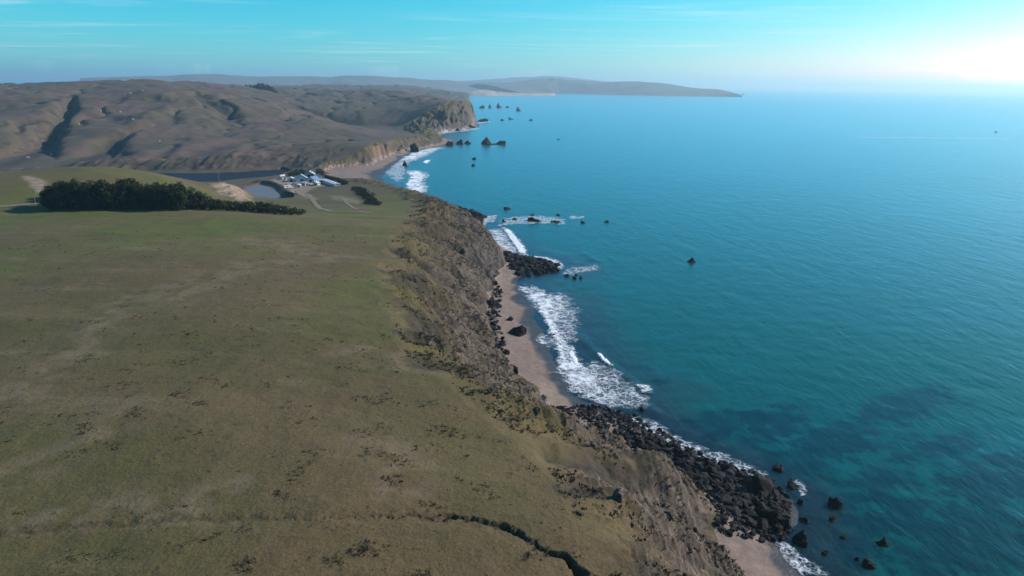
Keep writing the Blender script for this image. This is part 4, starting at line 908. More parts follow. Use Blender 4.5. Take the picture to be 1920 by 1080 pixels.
# ------------------------------------------------------------------ rocks
def rock_mesh(seed, subdiv=3, jag=0.22, peaks=0):
    rg = np.random.default_rng(seed)
    bm = bmesh.new(); bmesh.ops.create_icosphere(bm, subdivisions=subdiv, radius=1.0)
    co = np.array([v.co[:] for v in bm.verts])
    for _ in range(11):
        n = rg.normal(size=3); n /= np.linalg.norm(n); k = rg.uniform(0.45, 0.86)
        d = co @ n; m = d > k; co[m] -= np.outer(d[m] - k, n) * 0.94
    for f, a in ((1.7, jag), (3.9, jag * 0.45), (8.0, jag * 0.2)):
        o = rg.uniform(-50, 50, 3)
        dx = perlin(co[:, 0] * f + o[0], co[:, 1] * f + co[:, 2] * f * 0.7 + o[1], seed)
        dz = perlin(co[:, 2] * f + o[2], co[:, 0] * f * 0.6 - co[:, 1] * f + o[0], seed + 7)
        co = co * (1 + a * (dx + dz))[:, None]
    if peaks:
        pk = [(rg.uniform(-0.75, 0.75), rg.uniform(-0.3, 0.3), rg.uniform(0.5, 1.0)) for _ in range(peaks)] if peaks > 1 else [(0.05, 0.0, 1.0)]
        up = sum(hh * np.exp(-((co[:, 0] - px) ** 2 + (co[:, 1] - py) ** 2) / (0.035 if peaks > 1 else 0.16)) for px, py, hh in pk)
        m = co[:, 2] > 0; co[m, 2] = co[m, 2] * 0.35 + 0.75 * up[m] * np.minimum(1, 2.5 * co[m, 2])
    if peaks:
        co = co * (1 + 0.16 * (perlin(co[:, 0] * 4 + 9, co[:, 2] * 4 + co[:, 1] * 3, seed + 3) + 0.5 * perlin(co[:, 1] * 9, co[:, 2] * 9 + co[:, 0] * 7, seed + 4)))[:, None]
    co /= np.abs(co).max(axis=0)
    for v, c in zip(bm.verts, co): v.co = c
    me = bpy.data.meshes.new('rock'); bm.to_mesh(me); bm.free()
    me.polygons.foreach_set('use_smooth', np.zeros(len(me.polygons), bool)); me.update()
    return me

WET = [rock_mesh(500 + i) for i in range(10)]
for me in WET: me.materials.append(M['wet_rock'])
SEAR = [rock_mesh(540 + i, 4, 0.30) for i in range(6)]
STACK = [rock_mesh(560 + i, 4, 0.2, 5) for i in range(2)]
PYR = [rock_mesh(570 + i, 4, 0.34, 1) for i in range(3)]
for me in SEAR + STACK + PYR: me.materials.append(M['sea_rock'])
PALE = [rock_mesh(580 + i, 3) for i in range(4)]
for me in PALE: me.materials.append(M['pale_rock'])
BROWN = [rock_mesh(590 + i, 3) for i in range(5)]
for me in BROWN: me.materials.append(M['brown_rock'])

RZ = H(np.array([q[0] for q in SURVEY['rocks']]), np.array([q[1] for q in SURVEY['rocks']]))
for i, (X, Y, w, hh, lab) in enumerate(SURVEY['rocks']):
    far = math.hypot(X, Y) > 700
    if 'jagged' in lab: me = STACK[0]
    elif 'pyramid' in lab or 'pointed' in lab: me = PYR[i % 3]
    elif 'pale boulder' in lab: me = PALE[0]
    elif far: me = SEAR[i % 6]
    else: me = (SEAR + WET)[i % 16]
    g = max(0.0, float(RZ[i]))
    o = link('sea_rock' if g < 0.3 else 'boulder', me, None, None, (X, Y + w * 0.3, g - 0.12 * hh))
    o.scale = (w * 0.55, w * random.uniform(0.4, 0.55), hh * (1.15 if far else 1.0))
    o.rotation_euler = (0, 0, 0 if 'jagged' in lab else random.uniform(-0.6, 0.6))
    tag(o, lab, 'rock')

for i, (X, Y, w, lab) in enumerate(SURVEY['outcrops']):
    o = link('rock_outcrop', PALE[i % 4], None, None, (X, Y, H(X, Y) + 0.1 * w))
    o.scale = (w * 0.55, w * 0.4, w * 0.38); o.rotation_euler = (0, 0, random.uniform(0, 6)); tag(o, lab, 'rock')

def scatter(poly, n, smin, smax, power, seed, core=None, gap=0.55):
    rg = np.random.default_rng(seed); p = np.array(poly); lo, hi = p.min(0), p.max(0)
    pts = []; grid = {}
    size = smin + (smax - smin) * rg.random(n * 12) ** power
    cx = rg.uniform(lo[0], hi[0], n * 12); cy = rg.uniform(lo[1], hi[1], n * 12)
    ok = inside(cx, cy, poly)
    inc = inside(cx, cy, core) if core else np.ones(len(cx), bool)
    order = np.argsort(-size)
    for i in order:
        if not ok[i]: continue
        s = size[i]
        if not inc[i]:
            if rg.random() > 0.30: continue
            s = min(s, 1.7)
        key = (int(cx[i] // 4), int(cy[i] // 4)); hit = False
        for a in (-1, 0, 1):
            for b in (-1, 0, 1):
                for (qx, qy, qs) in grid.get((key[0] + a, key[1] + b), ()):
                    if (qx - cx[i]) ** 2 + (qy - cy[i]) ** 2 < (gap * 0.5 * (s + qs)) ** 2: hit = True; break
                if hit: break
            if hit: break
        if hit: continue
        grid.setdefault(key, []).append((cx[i], cy[i], s)); pts.append((cx[i], cy[i], s))
        if len(pts) >= n: break
    return pts

def lay_rocks(pts, protos, name, label, cat, group, limit, stuff_name, stuff_label, seed, mat):
    rg = np.random.default_rng(seed)
    xs = np.array([p[0] for p in pts]); ys = np.array([p[1] for p in pts]); hs = np.maximum(H(xs, ys), -0.3)
    order = sorted(range(len(pts)), key=lambda i: -pts[i][2] / math.hypot(pts[i][0], pts[i][1]))
    for i in order[:limit]:
        s = pts[i][2]; o = link(name, protos[int(rg.integers(len(protos)))], None, None, (xs[i], ys[i], hs[i] + 0.12 * s))
        o.scale = (s * rg.uniform(0.5, 0.72), s * rg.uniform(0.42, 0.58), s * rg.uniform(0.26, 0.46))
        o.rotation_euler = (rg.uniform(-0.35, 0.35), rg.uniform(-0.35, 0.35), rg.uniform(0, 6.28))
        tag(o, label(xs[i], ys[i], s, o) if callable(label) else label, cat, group)
    rest = order[limit:]
    if rest:
        base = [rock_mesh(seed + 900 + k, 2) for k in range(4)]
        bv = [np.array([v.co[:] for v in b.vertices]) for b in base]; bf = [np.array([list(p.vertices) for p in b.polygons]) for b in base]
        V = []; Fc = []; off = 0
        for i in rest:
            k = int(rg.integers(4)); s = pts[i][2]
            e = Euler((rg.uniform(-0.4, 0.4), rg.uniform(-0.4, 0.4), rg.uniform(0, 6.28))).to_matrix()
            v = bv[k] * np.array([s * rg.uniform(0.5, 0.7), s * rg.uniform(0.42, 0.58), s * rg.uniform(0.32, 0.5)])
            v = v @ np.array(e).T + np.array([xs[i], ys[i], hs[i] + 0.1 * s])
            V.append(v); Fc.append(bf[k] + off); off += len(v)
        me = mesh_np(stuff_name, np.concatenate(V), np.concatenate(Fc), False)
        tag(link(stuff_name, me, mat), stuff_label, 'rocks', kind='stuff')

bf_pts = scatter(SURVEY['boulder_field'], 1900, 0.5, 3.7, 3.6, 21, SURVEY['boulder_core'], 0.70)
_bfx = np.array(SURVEY['boulder_core'])
def field_label(x, y, s, o):
    where = ('at the beach end of the boulder field', 'in the upper boulder field', 'in the middle boulder field',
             'in the lower boulder field', 'at the seaward tip of the boulder field')[int(np.clip((200 - y) / 13.0, 0, 4))]
    dw = float(seg_dist(np.array([x], np.float32), np.array([y], np.float32), WATERLINE)[0]); df = float(seg_dist(np.array([x], np.float32), np.array([y], np.float32), FOOT)[0])
    side = 'surf side' if dw < 4 else 'bluff side' if df < 4 else 'mid pile'
    size = 'huge' if s > 3.2 else 'large' if s > 2.2 else 'middling' if s > 1.5 else 'small'
    form = 'upright' if o.scale.z > 0.72 * o.scale.x else 'flat' if o.scale.z < 0.5 * o.scale.x else 'blocky'
    return f"{size} {form} {'grey' if o.data in DRY else 'black'} boulder {where}, {side}"
DRY = [rock_mesh(610 + i) for i in range(3)]
for me in DRY: me.materials.append(M['dry_rock'])
lay_rocks(bf_pts, WET[:8] + DRY + DRY[:1], 'boulder', field_label, 'boulder', 'boulders of the tumbled field below the near bluff', 290,
          'small_boulders', 'smaller dark stones filling the boulder field below the bluff', 31, M['wet_rock'])
lay_rocks(scatter(SURVEY['point_rocks'], 70, 1.6, 5.0, 2.0, 22, None, 0.55), WET, 'point_rock', lambda x, y, s, o: ('large' if s > 3.2 else 'small') + (' upright' if o.scale.z > 0.72 * o.scale.x else ' flat' if o.scale.z < 0.5 * o.scale.x else ' blocky') + ' dark rock heaped on the ' + ('cliff end' if x < 5 else 'middle' if x < 16 else 'seaward end') + (' of the rocky point, cove side' if y > 385 else ' of the rocky point, beach side'), 'rock', 'boulders heaped on the rocky point', 300, 'x', 'x', 32, M['wet_rock'])
lay_rocks(scatter(SURVEY['cove_rocks'], 34, 2.2, 7.0, 1.8, 23, None, 0.6), WET, 'cove_rock', lambda x, y, s, o: ('large' if s > 4.2 else 'small') + (' upright' if o.scale.z > 0.72 * o.scale.x else ' flat' if o.scale.z < 0.5 * o.scale.x else ' blocky') + ' dark rock ' + ('close under the cliff' if x < -45 else 'standing in the water') + (' at the outer end' if y > 535 else ' midway' if y > 505 else ' nearest the breaker') + ' on the cove side', 'rock', 'boulders on the far side of the cove', 300, 'x', 'x', 33, M['wet_rock'])
lay_rocks(scatter(SURVEY['cliff_foot_rocks'], 90, 0.8, 3.4, 2.4, 24, None, 0.9), WET[:4] + BROWN[:2], 'fallen_rock', lambda x, y, s, o: ('big' if s > 1.8 else 'small') + (' brown' if o.data in BROWN else ' dark') + ' fallen rock at the cliff foot, ' + ('beach end by the boulders' if y < 225 else 'behind the middle beach' if y < 290 else 'beach end by the rocky point'), 'rock', 'fallen boulders along the back of the near beach', 300, 'x', 'x', 34, M['wet_rock'])

# ------------------------------------------------------------------ leafy things
def leaf_cloud(centres, radii, per, size, rg, flat=0.8):
    """many small leaf faces around clump centres -> verts, tris"""
    V = []; n = 0
    for (c, rd) in zip(centres, radii):
        k = max(6, int(per * rd ** 2))
        d = rg.normal(size=(k, 3)); d /= np.linalg.norm(d, axis=1, keepdims=True)
        p = c + d * (rd * rg.uniform(0.55, 1.05, (k, 1))) * np.array([1, 1, flat])
        t1 = rg.normal(size=(k, 3)); t1 -= d * (t1 * d).sum(1, keepdims=True) * 0.6; t1 /= np.linalg.norm(t1, axis=1, keepdims=True)
        t2 = np.cross(d, t1) + 0.5 * rg.normal(size=(k, 3)); t2 /= np.linalg.norm(t2, axis=1, keepdims=True)
        s = size * rg.uniform(0.6, 1.3, (k, 1))
        V.append(np.stack([p - t1 * s, p + t1 * s, p + t2 * s * 1.3 + d * s * 0.4], 1).reshape(-1, 3))
    V = np.concatenate(V); return V, np.arange(len(V)).reshape(-1, 3)

def cone_tube(p0, p1, r0, r1, n=7):
    p0 = np.array(p0, float); p1 = np.array(p1, float); d = p1 - p0; d /= np.linalg.norm(d)
    a = np.cross(d, [0.3, 0.9, 0.1]); a /= np.linalg.norm(a); b = np.cross(d, a)
    ang = np.linspace(0, 2 * math.pi, n, endpoint=False)
    ring = np.cos(ang)[:, None] * a + np.sin(ang)[:, None] * b
    V = np.concatenate([p0 + ring * r0, p1 + ring * r1]); i = np.arange(n); j = (i + 1) % n
    return V, np.stack([i, j, j + n, i + n], -1)

def tree_meshes(seed, spread=0.42, low=0.12):
    """unit-height cypress: crown and trunk"""
    rg = np.random.default_rng(seed)
    C = []; Rd = []
    for k in range(26):
        z = rg.uniform(low, 0.93); w = spread * (1 - 0.62 * abs((z - 0.42) / 0.58) ** 1.6)
        a = rg.uniform(0, 6.28); q = w * math.sqrt(rg.random())
        C.append(np.array([q * math.cos(a), q * math.sin(a), z])); Rd.append(rg.uniform(0.09, 0.17))
    for k in range(5):
        C.append(np.array([rg.normal() * 0.06, rg.normal() * 0.06, 0.2 + 0.16 * k])); Rd.append(0.17 - 0.012 * k)
    V, F = leaf_cloud(C, Rd, 5200, 0.030, rg)
    crown = mesh_np('crown', V, F, False); crown.materials.append(M['cypress'])
    Vs = []; Fs = []; off = 0
    pieces = [((0, 0, -0.05), (0.01, 0.0, 0.35), 0.040, 0.028), ((0.01, 0, 0.35), (0, 0.02, 0.8), 0.028, 0.008)]
    for k in range(7):
        a = rg.uniform(0, 6.28); z = rg.uniform(0.15, 0.6)
        pieces.append(((0, 0, z), (0.26 * math.cos(a), 0.26 * math.sin(a), z + rg.uniform(0.1, 0.22)), 0.016, 0.005))
    for p in pieces:
        v, f = cone_tube(*p); Vs.append(v); Fs.append(f + off); off += len(v)
    trunk = mesh_np('trunk', np.concatenate(Vs), np.concatenate(Fs), True); trunk.materials.append(M['bark'])
    return crown, trunk

TREES = [tree_meshes(700 + i, 0.27 + 0.05 * (i % 3)) for i in range(6)]
LOWTREES = [tree_meshes(720 + i, 0.62, 0.05) for i in range(4)]
_HC = {}
_allt = SURVEY['grove'] + SURVEY['low_grove'] + SURVEY['yard_trees'] + SURVEY['far_grove']
for _t, _z in zip(_allt, H(np.array([q[0] for q in _allt]), np.array([q[1] for q in _allt]))): _HC[_t[:2]] = float(_z)
def plant_tree(X, Y, h, protos, name, label, cat, group, k):
    root = link(name, None, None, None, (X, Y, _HC[(X, Y)] - 0.1)); root.empty_display_size = 0.5
    root.scale = (h * random.uniform(0.85, 1.15), h * random.uniform(0.85, 1.15), h); root.rotation_euler = (0, 0, random.uniform(0, 6.28))
    c, t = protos[k % len(protos)]
    link('trunk', t, None, root); link('crown', c, None, root)
    tag(root, label, cat, group); return root

ORD = ['leftmost', 'second', 'third', 'fourth', 'fifth', 'sixth', 'seventh', 'eighth', 'ninth', 'tenth', 'eleventh', 'twelfth', 'thirteenth', 'fourteenth', 'fifteenth', 'sixteenth']
GROVE_LABEL = {}
_rows = []
for q in SURVEY['grove']:
    if not _rows or q[0] < _rows[-1][-1][0] - 20: _rows.append([])
    _rows[-1].append(q)
for rw, nm in zip(_rows, ('front row', 'second row', 'third row', 'back row')):
    for k, q in enumerate(rw):
        GROVE_LABEL[q[:2]] = f'tall dark cypress, {ORD[k]}' + (' from the left' if k else '') + f' in the {nm} of the dense grove'
for i, (X, Y, h) in enumerate(SURVEY['grove']):
    plant_tree(X, Y, h, TREES, 'cypress_tree', GROVE_LABEL[(X, Y)], 'tree', 'tall cypresses of the dense grove', i)
LOWORD = ['first'] + ORD[1:] + ['seventeenth', 'eighteenth']
for i, (X, Y, h) in enumerate(SURVEY['low_grove']):
    plant_tree(X, Y, h, LOWTREES, 'low_tree', f'low dark bushy tree, {LOWORD[i // 2]} from the tall grove in the ' + ('front' if i % 2 == 0 else 'back') + ' of the low row', 'tree', 'low trees right of the tall grove', i)
YARD_LABEL = ['dark tree behind the left corner of the big barn', 'dark tree just left of the barn gable peak', 'tall dark tree right behind the barn ridge', 'dark tree between the barn and the weathered house', 'dark tree right behind the weathered house', 'dark tree between the weathered house and the beach', 'dark tree at the beach end of the farm, beside the hedge', 'leftmost dark tree of the farm, by the lagoon', 'low dark tree in front of the weathered house']
for i, (X, Y, h) in enumerate(SURVEY['yard_trees']):
    plant_tree(X, Y, h, LOWTREES, 'yard_tree', YARD_LABEL[i], 'tree', 'dark trees behind the farm', i)
for i, (X, Y, h) in enumerate(SURVEY['far_grove']):
    plant_tree(X, Y, h, LOWTREES, 'hilltop_tree', f'dark tree in the small hilltop grove on the skyline, {ORD[i]}' + (' from the left' if i else ' one'), 'tree', 'hilltop grove on the skyline', i)

def hedge(line, w, h, label, seed):
    rg = np.random.default_rng(seed); p, L = resample(line, max(6, int(math.dist(line[0], line[-1]) / 1.6)))
    C = []; Rd = []
    for q in p:
        for k in range(3):
            x = q[0] + rg.normal() * w * 0.4; y = q[1] + rg.normal() * w * 0.4
            C.append(np.array([x, y, h * rg.uniform(0.2, 0.65)])); Rd.append(h * rg.uniform(0.3, 0.5))
    zz = H(np.array([c[0] for c in C]), np.array([c[1] for c in C]))
    for c, z0 in zip(C, zz): c[2] += z0
    V, F = leaf_cloud(C, Rd, 26, 0.42, rg)
    o = link('hedge', mesh_np('hedge', V, F, False), M['bush']); tag(o, label, 'hedge')
hedge(SURVEY['hedges'][0], 2.5, 3.2, 'long dark hedge between the white shed and the far beach', 3)
hedge(SURVEY['hedges'][1], 5.0, 2.6, 'dark diagonal bank of bushes between the straw field and the bluff', 4)

# ------------------------------------------------------------------ meadow plants and bluff scrub
def tufts(name, label, mat, xs, ys, sizes, blades, seed, wide=1.0):
    rg = np.random.default_rng(seed); n = len(xs); hs = H(xs, ys)
    k = blades
    a = rg.uniform(0, 6.28, (n, k)); lean = rg.uniform(0.3, 1.0, (n, k)) * wide; s = sizes[:, None] * rg.uniform(0.6, 1.2, (n, k))
    bx = xs[:, None] + rg.normal(size=(n, k)) * sizes[:, None] * 0.45; by = ys[:, None] + rg.normal(size=(n, k)) * sizes[:, None] * 0.45
    bz = np.repeat(hs[:, None], k, 1) - 0.03
    wx = -np.sin(a) * s * 0.28; wy = np.cos(a) * s * 0.28
    p0 = np.stack([bx - wx, by - wy, bz], -1); p1 = np.stack([bx + wx, by + wy, bz], -1)
    p2 = np.stack([bx + np.cos(a) * s * lean, by + np.sin(a) * s * lean, bz + s * 0.75], -1)
    V = np.stack([p0, p1, p2], 2).reshape(-1, 3)
    o = link(name, mesh_np(name, V, np.arange(len(V)).reshape(-1, 3), False), mat); tag(o, label, 'plants', kind='stuff')

def meadow_points(n, seed, power):
    rg = np.random.default_rng(seed); out = []
    r = 60 * (330 / 60) ** rg.random(n * 14) ** 0.9; th = np.radians(rg.uniform(-45, 12, n * 14))
    x = (r * np.sin(th)).astype(np.float32); y = (r * np.cos(th)).astype(np.float32)
    ins = inside(x, y, POLY_B)
    big = fbm(x / 34, y / 34, 2, 801); cl = fbm(x / 7.5, y / 5.5, 3, 803)
    pr = np.maximum(smooth(0.18, 0.75, cl + 0.35 * big), 1e-3) ** power
    keep = ins & (rg.random(n * 14) < pr); i = np.nonzero(keep)[0][:n]
    return x[i], y[i], rg
x, y, rg = meadow_points(3000, 61, 1.1)
tufts('dead_plants', 'dark brown dead plant clumps dotted over the meadow', M['tuft'], x, y, (0.12 + 0.34 * rg.random(len(x)) ** 2.4).astype(np.float32), 9, 62, 1.2)
x, y, rg = meadow_points(1800, 67, 0.18)
tufts('brown_weeds', 'single small brown weeds scattered over the meadow', M['weed'], x, y, (0.10 + 0.22 * rg.random(len(x)) ** 2).astype(np.float32), 7, 68, 1.1)
x, y, rg = meadow_points(2600, 65, 0.8)
tufts('straw_tufts', 'pale straw tufts dotted over the meadow', M['straw'], x, y, (0.12 + 0.22 * rg.random(len(x))).astype(np.float32), 7, 66, 1.0)

def bluff_points(n, seed, tmin=0.03, tmax=0.95, ymax=480):
    rg = np.random.default_rng(seed); x = rg.uniform(-95, 62, n * 6).astype(np.float32); y = rg.uniform(60, ymax, n * 6).astype(np.float32)
    _, f = land(x, y); k = f['iF'] & ~f['iT'] & (f['t'] > tmin) & (f['t'] < tmax)
    k &= (fbm(x / 12, y / 12, 3, 811) + 0.5 * rg.random(len(x)) + 0.5 * np.minimum(f['t'] - 0.55, 0) * 2.2 * (1 - smooth(200, 165, y)) - 0.9 * f['ledge']) > 0.22
    i = np.nonzero(k)[0][:n]; return x[i], y[i], rg
x, y, rg = bluff_points(15000, 71)
tufts('bluff_scrub', 'brown and olive scrub growing over the near bluff', M['heath'], x, y, (0.18 + 0.5 * rg.random(len(x)) ** 2.5).astype(np.float32), 12, 72, 0.9)
x, y, rg = bluff_points(5000, 77, 0.05, 0.95)
tufts('russet_scrub', 'dark russet dead growth on the near bluff', M['tuft'], x, y, (0.2 + 0.55 * rg.random(len(x)) ** 2).astype(np.float32), 10, 78, 0.9)
x, y, rg = bluff_points(2600, 75, 0.1, 0.9)
tufts('bluff_straw', 'pale dead grass on the near bluff', M['straw'], x, y, (0.2 + 0.4 * rg.random(len(x))).astype(np.float32), 8, 76, 1.0)
# rocks standing out of the bluff
x, y, rg = bluff_points(90, 81, 0.15, 0.98, 460); bz = H(x, y)
for i in range(len(x)):
    s = 0.8 + 2.2 * rg.random() ** 2
    o = link('bluff_rock', BROWN[i % 5], None, None, (float(x[i]), float(y[i]), float(bz[i])))
    o.scale = (s * 0.6, s * 0.5, s * 0.5); o.rotation_euler = (rg.uniform(-.4, .4), rg.uniform(-.4, .4), rg.uniform(0, 6))
    tag(o, ('big' if s > 1.6 else 'small') + ' brown rock poking out of the scrub on the ' + ('nearest slope above the boulders' if y[i] < 170 else 'slope above the near beach' if y[i] < 300 else 'steep slope near the cove'), 'rock', 'rocks poking out of the near bluff')

# ------------------------------------------------------------------ paths and poles
def ribbon(line, w, name, label, mat=None, lift=0.16):
    p, L = resample(line, max(8, int(sum(math.dist(a, b) for a, b in zip(line[:-1], line[1:])) / 1.5)))
    d = np.gradient(p, axis=0); d /= np.linalg.norm(d, axis=1, keepdims=True); nrm = np.stack([-d[:, 1], d[:, 0]], -1)
    offs = [-1, -0.5, 0, 0.5, 1]
    X = np.stack([p + nrm * (w * 0.5 * k) for k in offs], 1); x = X[..., 0].astype(np.float32); y = X[..., 1].astype(np.float32)
    z = H(x.ravel(), y.ravel()).reshape(x.shape) + lift
    n = len(p); m = len(offs); ii = np.arange(n * m).reshape(n, m)
    q = np.stack([ii[:-1, :-1], ii[:-1, 1:], ii[1:, 1:], ii[1:, :-1]], -1).reshape(-1, 4)
    tag(link(name, mesh_np(name, np.stack([x, y, z], -1).reshape(-1, 3), q[:, ::-1]), mat or M['path']), label, kind='structure')
ribbon(SURVEY['paths'][0], 2.6, 'path', 'pale track from the left edge to the grove')
ribbon(SURVEY['paths'][1], 3.0, 'path', 'dirt track from the farm to the meadow edge')
ribbon(SURVEY['paths'][2], 2.0, 'path', 'faint footpath across the straw field')

def box(bm, x0, x1, y0, y1, z0, z1):
    v = [bm.verts.new(p) for p in ((x0, y0, z0), (x1, y0, z0), (x1, y1, z0), (x0, y1, z0), (x0, y0, z1), (x1, y0, z1), (x1, y1, z1), (x0, y1, z1))]
    for f in ((0, 3, 2, 1), (4, 5, 6, 7), (0, 1, 5, 4), (1, 2, 6, 5), (2, 3, 7, 6), (3, 0, 4, 7)): bm.faces.new([v[i] for i in f])

def from_bm(name, build, mat, parent, loc=None):
    bm = bmesh.new(); build(bm); me = bpy.data.meshes.new(name); bm.to_mesh(me); bm.free()
    return link(name, me, mat, parent, loc)

def cyl(bm, x, y, z0, z1, r, n=10, axis='Z'):
    m = Matrix.Translation((x, y, (z0 + z1) / 2))
    bmesh.ops.create_cone(bm, cap_ends=True, segments=n, radius1=r, radius2=r * 0.8, depth=z1 - z0, matrix=m)

def pole(X, Y, hgt, label):
    root = link('utility_pole', None, None, None, (X, Y, H(X, Y)))
    from_bm('post', lambda b: cyl(b, 0, 0, -0.3, hgt, 0.16), M['wood'], root)
    from_bm('crossarm', lambda b: box(b, -1.1, 1.1, -0.07, 0.07, hgt - 0.8, hgt - 0.62), M['wood'], root)
    for k in (-0.95, 0.0, 0.95): from_bm('insulator', lambda b: cyl(b, k, 0, hgt - 0.62, hgt - 0.42, 0.05, 6), M['grey_paint'], root)
    tag(root, label, 'pole', 'utility poles')
pole(*SURVEY['poles'][0], 7.5, 'wooden utility pole beside the pale track left of the grove')
pole(*SURVEY['poles'][1], 8.0, 'thin wooden utility pole by the lagoon shore')

# ------------------------------------------------------------------ farm
def building(X, Y, w, d, wh, rh, yaw, wall, roof, label, chimney=False, name='farm_building'):
    root = link(name, None, None, None, (X, Y, H(X, Y) - 0.2)); root.rotation_euler = (0, 0, math.radians(yaw))
    def walls(b):
        box(b, -w / 2, w / 2, -d / 2, d / 2, -1.0, wh)
        for s in (-1, 1):      # gable ends
            y = s * d / 2
            vs = [b.verts.new(p) for p in ((-w / 2, y, wh), (w / 2, y, wh), (0, y, wh + rh))]
            b.faces.new(vs if s < 0 else vs[::-1])
    def slopes(b):
        o = 0.5; e = 0.25
        for s in (-1, 1):
            dz = rh / (w / 2) * o
            p = [(s * (w / 2 + o), -d / 2 - o, wh - dz + 0.05), (s * (w / 2 + o), d / 2 + o, wh - dz + 0.05), (0, d / 2 + o, wh + rh + 0.05), (0, -d / 2 - o, wh + rh + 0.05)]
            lo = [b.verts.new(q) for q in p]; hi = [b.verts.new((q[0], q[1], q[2] + e)) for q in p]
            if s < 0: lo, hi = lo[::-1], hi[::-1]
            b.faces.new(lo[::-1]); b.faces.new(hi)
            for i in range(4): b.faces.new([lo[i], lo[(i + 1) % 4], hi[(i + 1) % 4], hi[i]])
    from_bm('wall', walls, wall, root); rf = from_bm('roof', slopes, roof, root)
    if chimney: from_bm('chimney', lambda b: box(b, w * 0.15, w * 0.15 + 0.7, -0.35, 0.35, wh, wh + rh + 1.0), M['grey_wall'], rf)
    dr = from_bm('door', lambda b: box(b, -min(1.6, w * 0.2), min(1.6, w * 0.2), -d / 2 - 0.06, -d / 2 + 0.04, 0.2, min(wh - 0.4, 3.0)), M['dark'], root)
    from_bm('handle', lambda b: box(b, 0.9 * min(1.6, w * 0.2) - 0.2, 0.9 * min(1.6, w * 0.2), -d / 2 - 0.14, -d / 2 - 0.06, 1.1, 1.3), M['grey_paint'], dr)
    n = max(2, int(d / 5))
    for s in (-1, 1):
        for k in range(n):
            yy = -d / 2 + d * (k + 0.5) / n
            wd = from_bm('window', lambda b: box(b, s * w / 2 - 0.05, s * w / 2 + 0.07, yy - 0.7, yy + 0.7, 1.0, min(wh - 0.3, 2.2)), M['white_paint'], root)
            from_bm('pane', lambda b: box(b, s * w / 2 - 0.03 if s < 0 else s * w / 2 + 0.05, s * w / 2 + 0.10 if s > 0 else s * w / 2 - 0.1 + 0.19, yy - 0.58, yy + 0.58, 1.12, min(wh - 0.42, 2.08)) if s > 0 else box(b, -w / 2 - 0.09, -w / 2 + 0.02, yy - 0.58, yy + 0.58, 1.12, min(wh - 0.42, 2.08)), M['glass'], wd)
    tag(root, label, 'building')
    return root
FB = SURVEY['buildings']
building(*FB[0], M['white_paint'], M['pale_roof'], 'large white barn with pale gabled roof, biggest building of the farm')
building(*FB[1], M['white_paint'], M['blue_roof'], 'farm building with a blue metal roof')
building(*FB[2], M['grey_wall'], M['green_roof'], 'weathered house behind the barn among dark trees', True, 'farmhouse')
building(*FB[3], M['white_paint'], M['white_paint'], 'long low white shed beside the dark hedge')
building(*FB[4], M['grey_wall'], M['white_paint'], 'small flat white-roofed shed in front of the blue roof')
building(*FB[5], M['white_paint'], M['white_paint'], 'small white shed left of the big barn')

building(*FB[6], M['grey_wall'], M['pale_roof'], 'small grey-roofed shed just below the big barn')
building(*FB[7], M['white_paint'], M['green_roof'], 'small dull-roofed hut between the blue roof and the long shed')
building(*FB[8], M['white_paint'], M['pale_roof'], 'little white hut at the left end of the yard')
building(*FB[9], M['white_paint'], M['pale_roof'], 'pale cottage behind the blue roof by the beach')
building(*FB[10], M['white_paint'], M['white_paint'], 'tiny white hut at the front of the farm yard')

def vehicle(X, Y, yaw, kind, paint, label):
    nm = ('camper_trailer', 'pickup_truck', 'parked_car')[kind]
    root = link(nm, None, None, None, (X, Y, H(X, Y))); root.rotation_euler = (0, 0, math.radians(yaw))
    L = (7.0, 5.6, 4.6)[kind]; Wd = (2.4, 2.0, 1.85)[kind]
    def shell(b):
        if kind == 0: box(b, -L / 2, L / 2, -Wd / 2, Wd / 2, 0.5, 2.9)
        elif kind == 1:
            box(b, -L / 2, L / 2, -Wd / 2, Wd / 2, 0.5, 1.1)
        else: box(b, -L / 2, L / 2, -Wd / 2, Wd / 2, 0.4, 0.95)
        bmesh.ops.bevel(b, geom=b.edges[:], offset=0.22, segments=2, affect='EDGES')
    from_bm('body', shell, paint, root)
    if kind:
        x0, x1 = ((-0.2, 1.6), (-1.4, 1.1))[kind - 1]
        def cab(b):
            box(b, x0, x1, -Wd / 2 + 0.12, Wd / 2 - 0.12, 0.9, 1.75 if kind == 1 else 1.45)
            for v in b.verts:
                if v.co.z > 1.2: v.co.x = (v.co.x - (x0 + x1) / 2) * 0.72 + (x0 + x1) / 2; v.co.y *= 0.86
        c = from_bm('cabin', cab, M['glass'], root)
        z = 1.75 if kind == 1 else 1.45
        from_bm('roof', lambda b: box(b, (x0 + x1) / 2 - 0.36 * (x1 - x0), (x0 + x1) / 2 + 0.36 * (x1 - x0), -Wd * 0.37, Wd * 0.37, z, z + 0.06), paint, c)
    else:
        for s in (-1, 1): from_bm('window', lambda b: box(b, -1.4, 0.6, s * Wd / 2 - 0.03, s * Wd / 2 + 0.03, 1.5, 2.2), M['glass'], root)
    for sx in (-0.32, 0.32):
        for sy in (-1, 1):
            def wh(b):
                bmesh.ops.create_cone(b, cap_ends=True, segments=14, radius1=0.36, radius2=0.36, depth=0.24,
                                      matrix=Matrix.Translation((sx * L, sy * (Wd / 2 - 0.08), 0.36)) @ Matrix.Rotation(math.pi / 2, 4, 'X'))
            from_bm('wheel', wh, M['rubber'], root)
    tag(root, label, 'trailer' if kind == 0 else 'truck' if kind == 1 else 'car', 'vehicles in the farm yard')
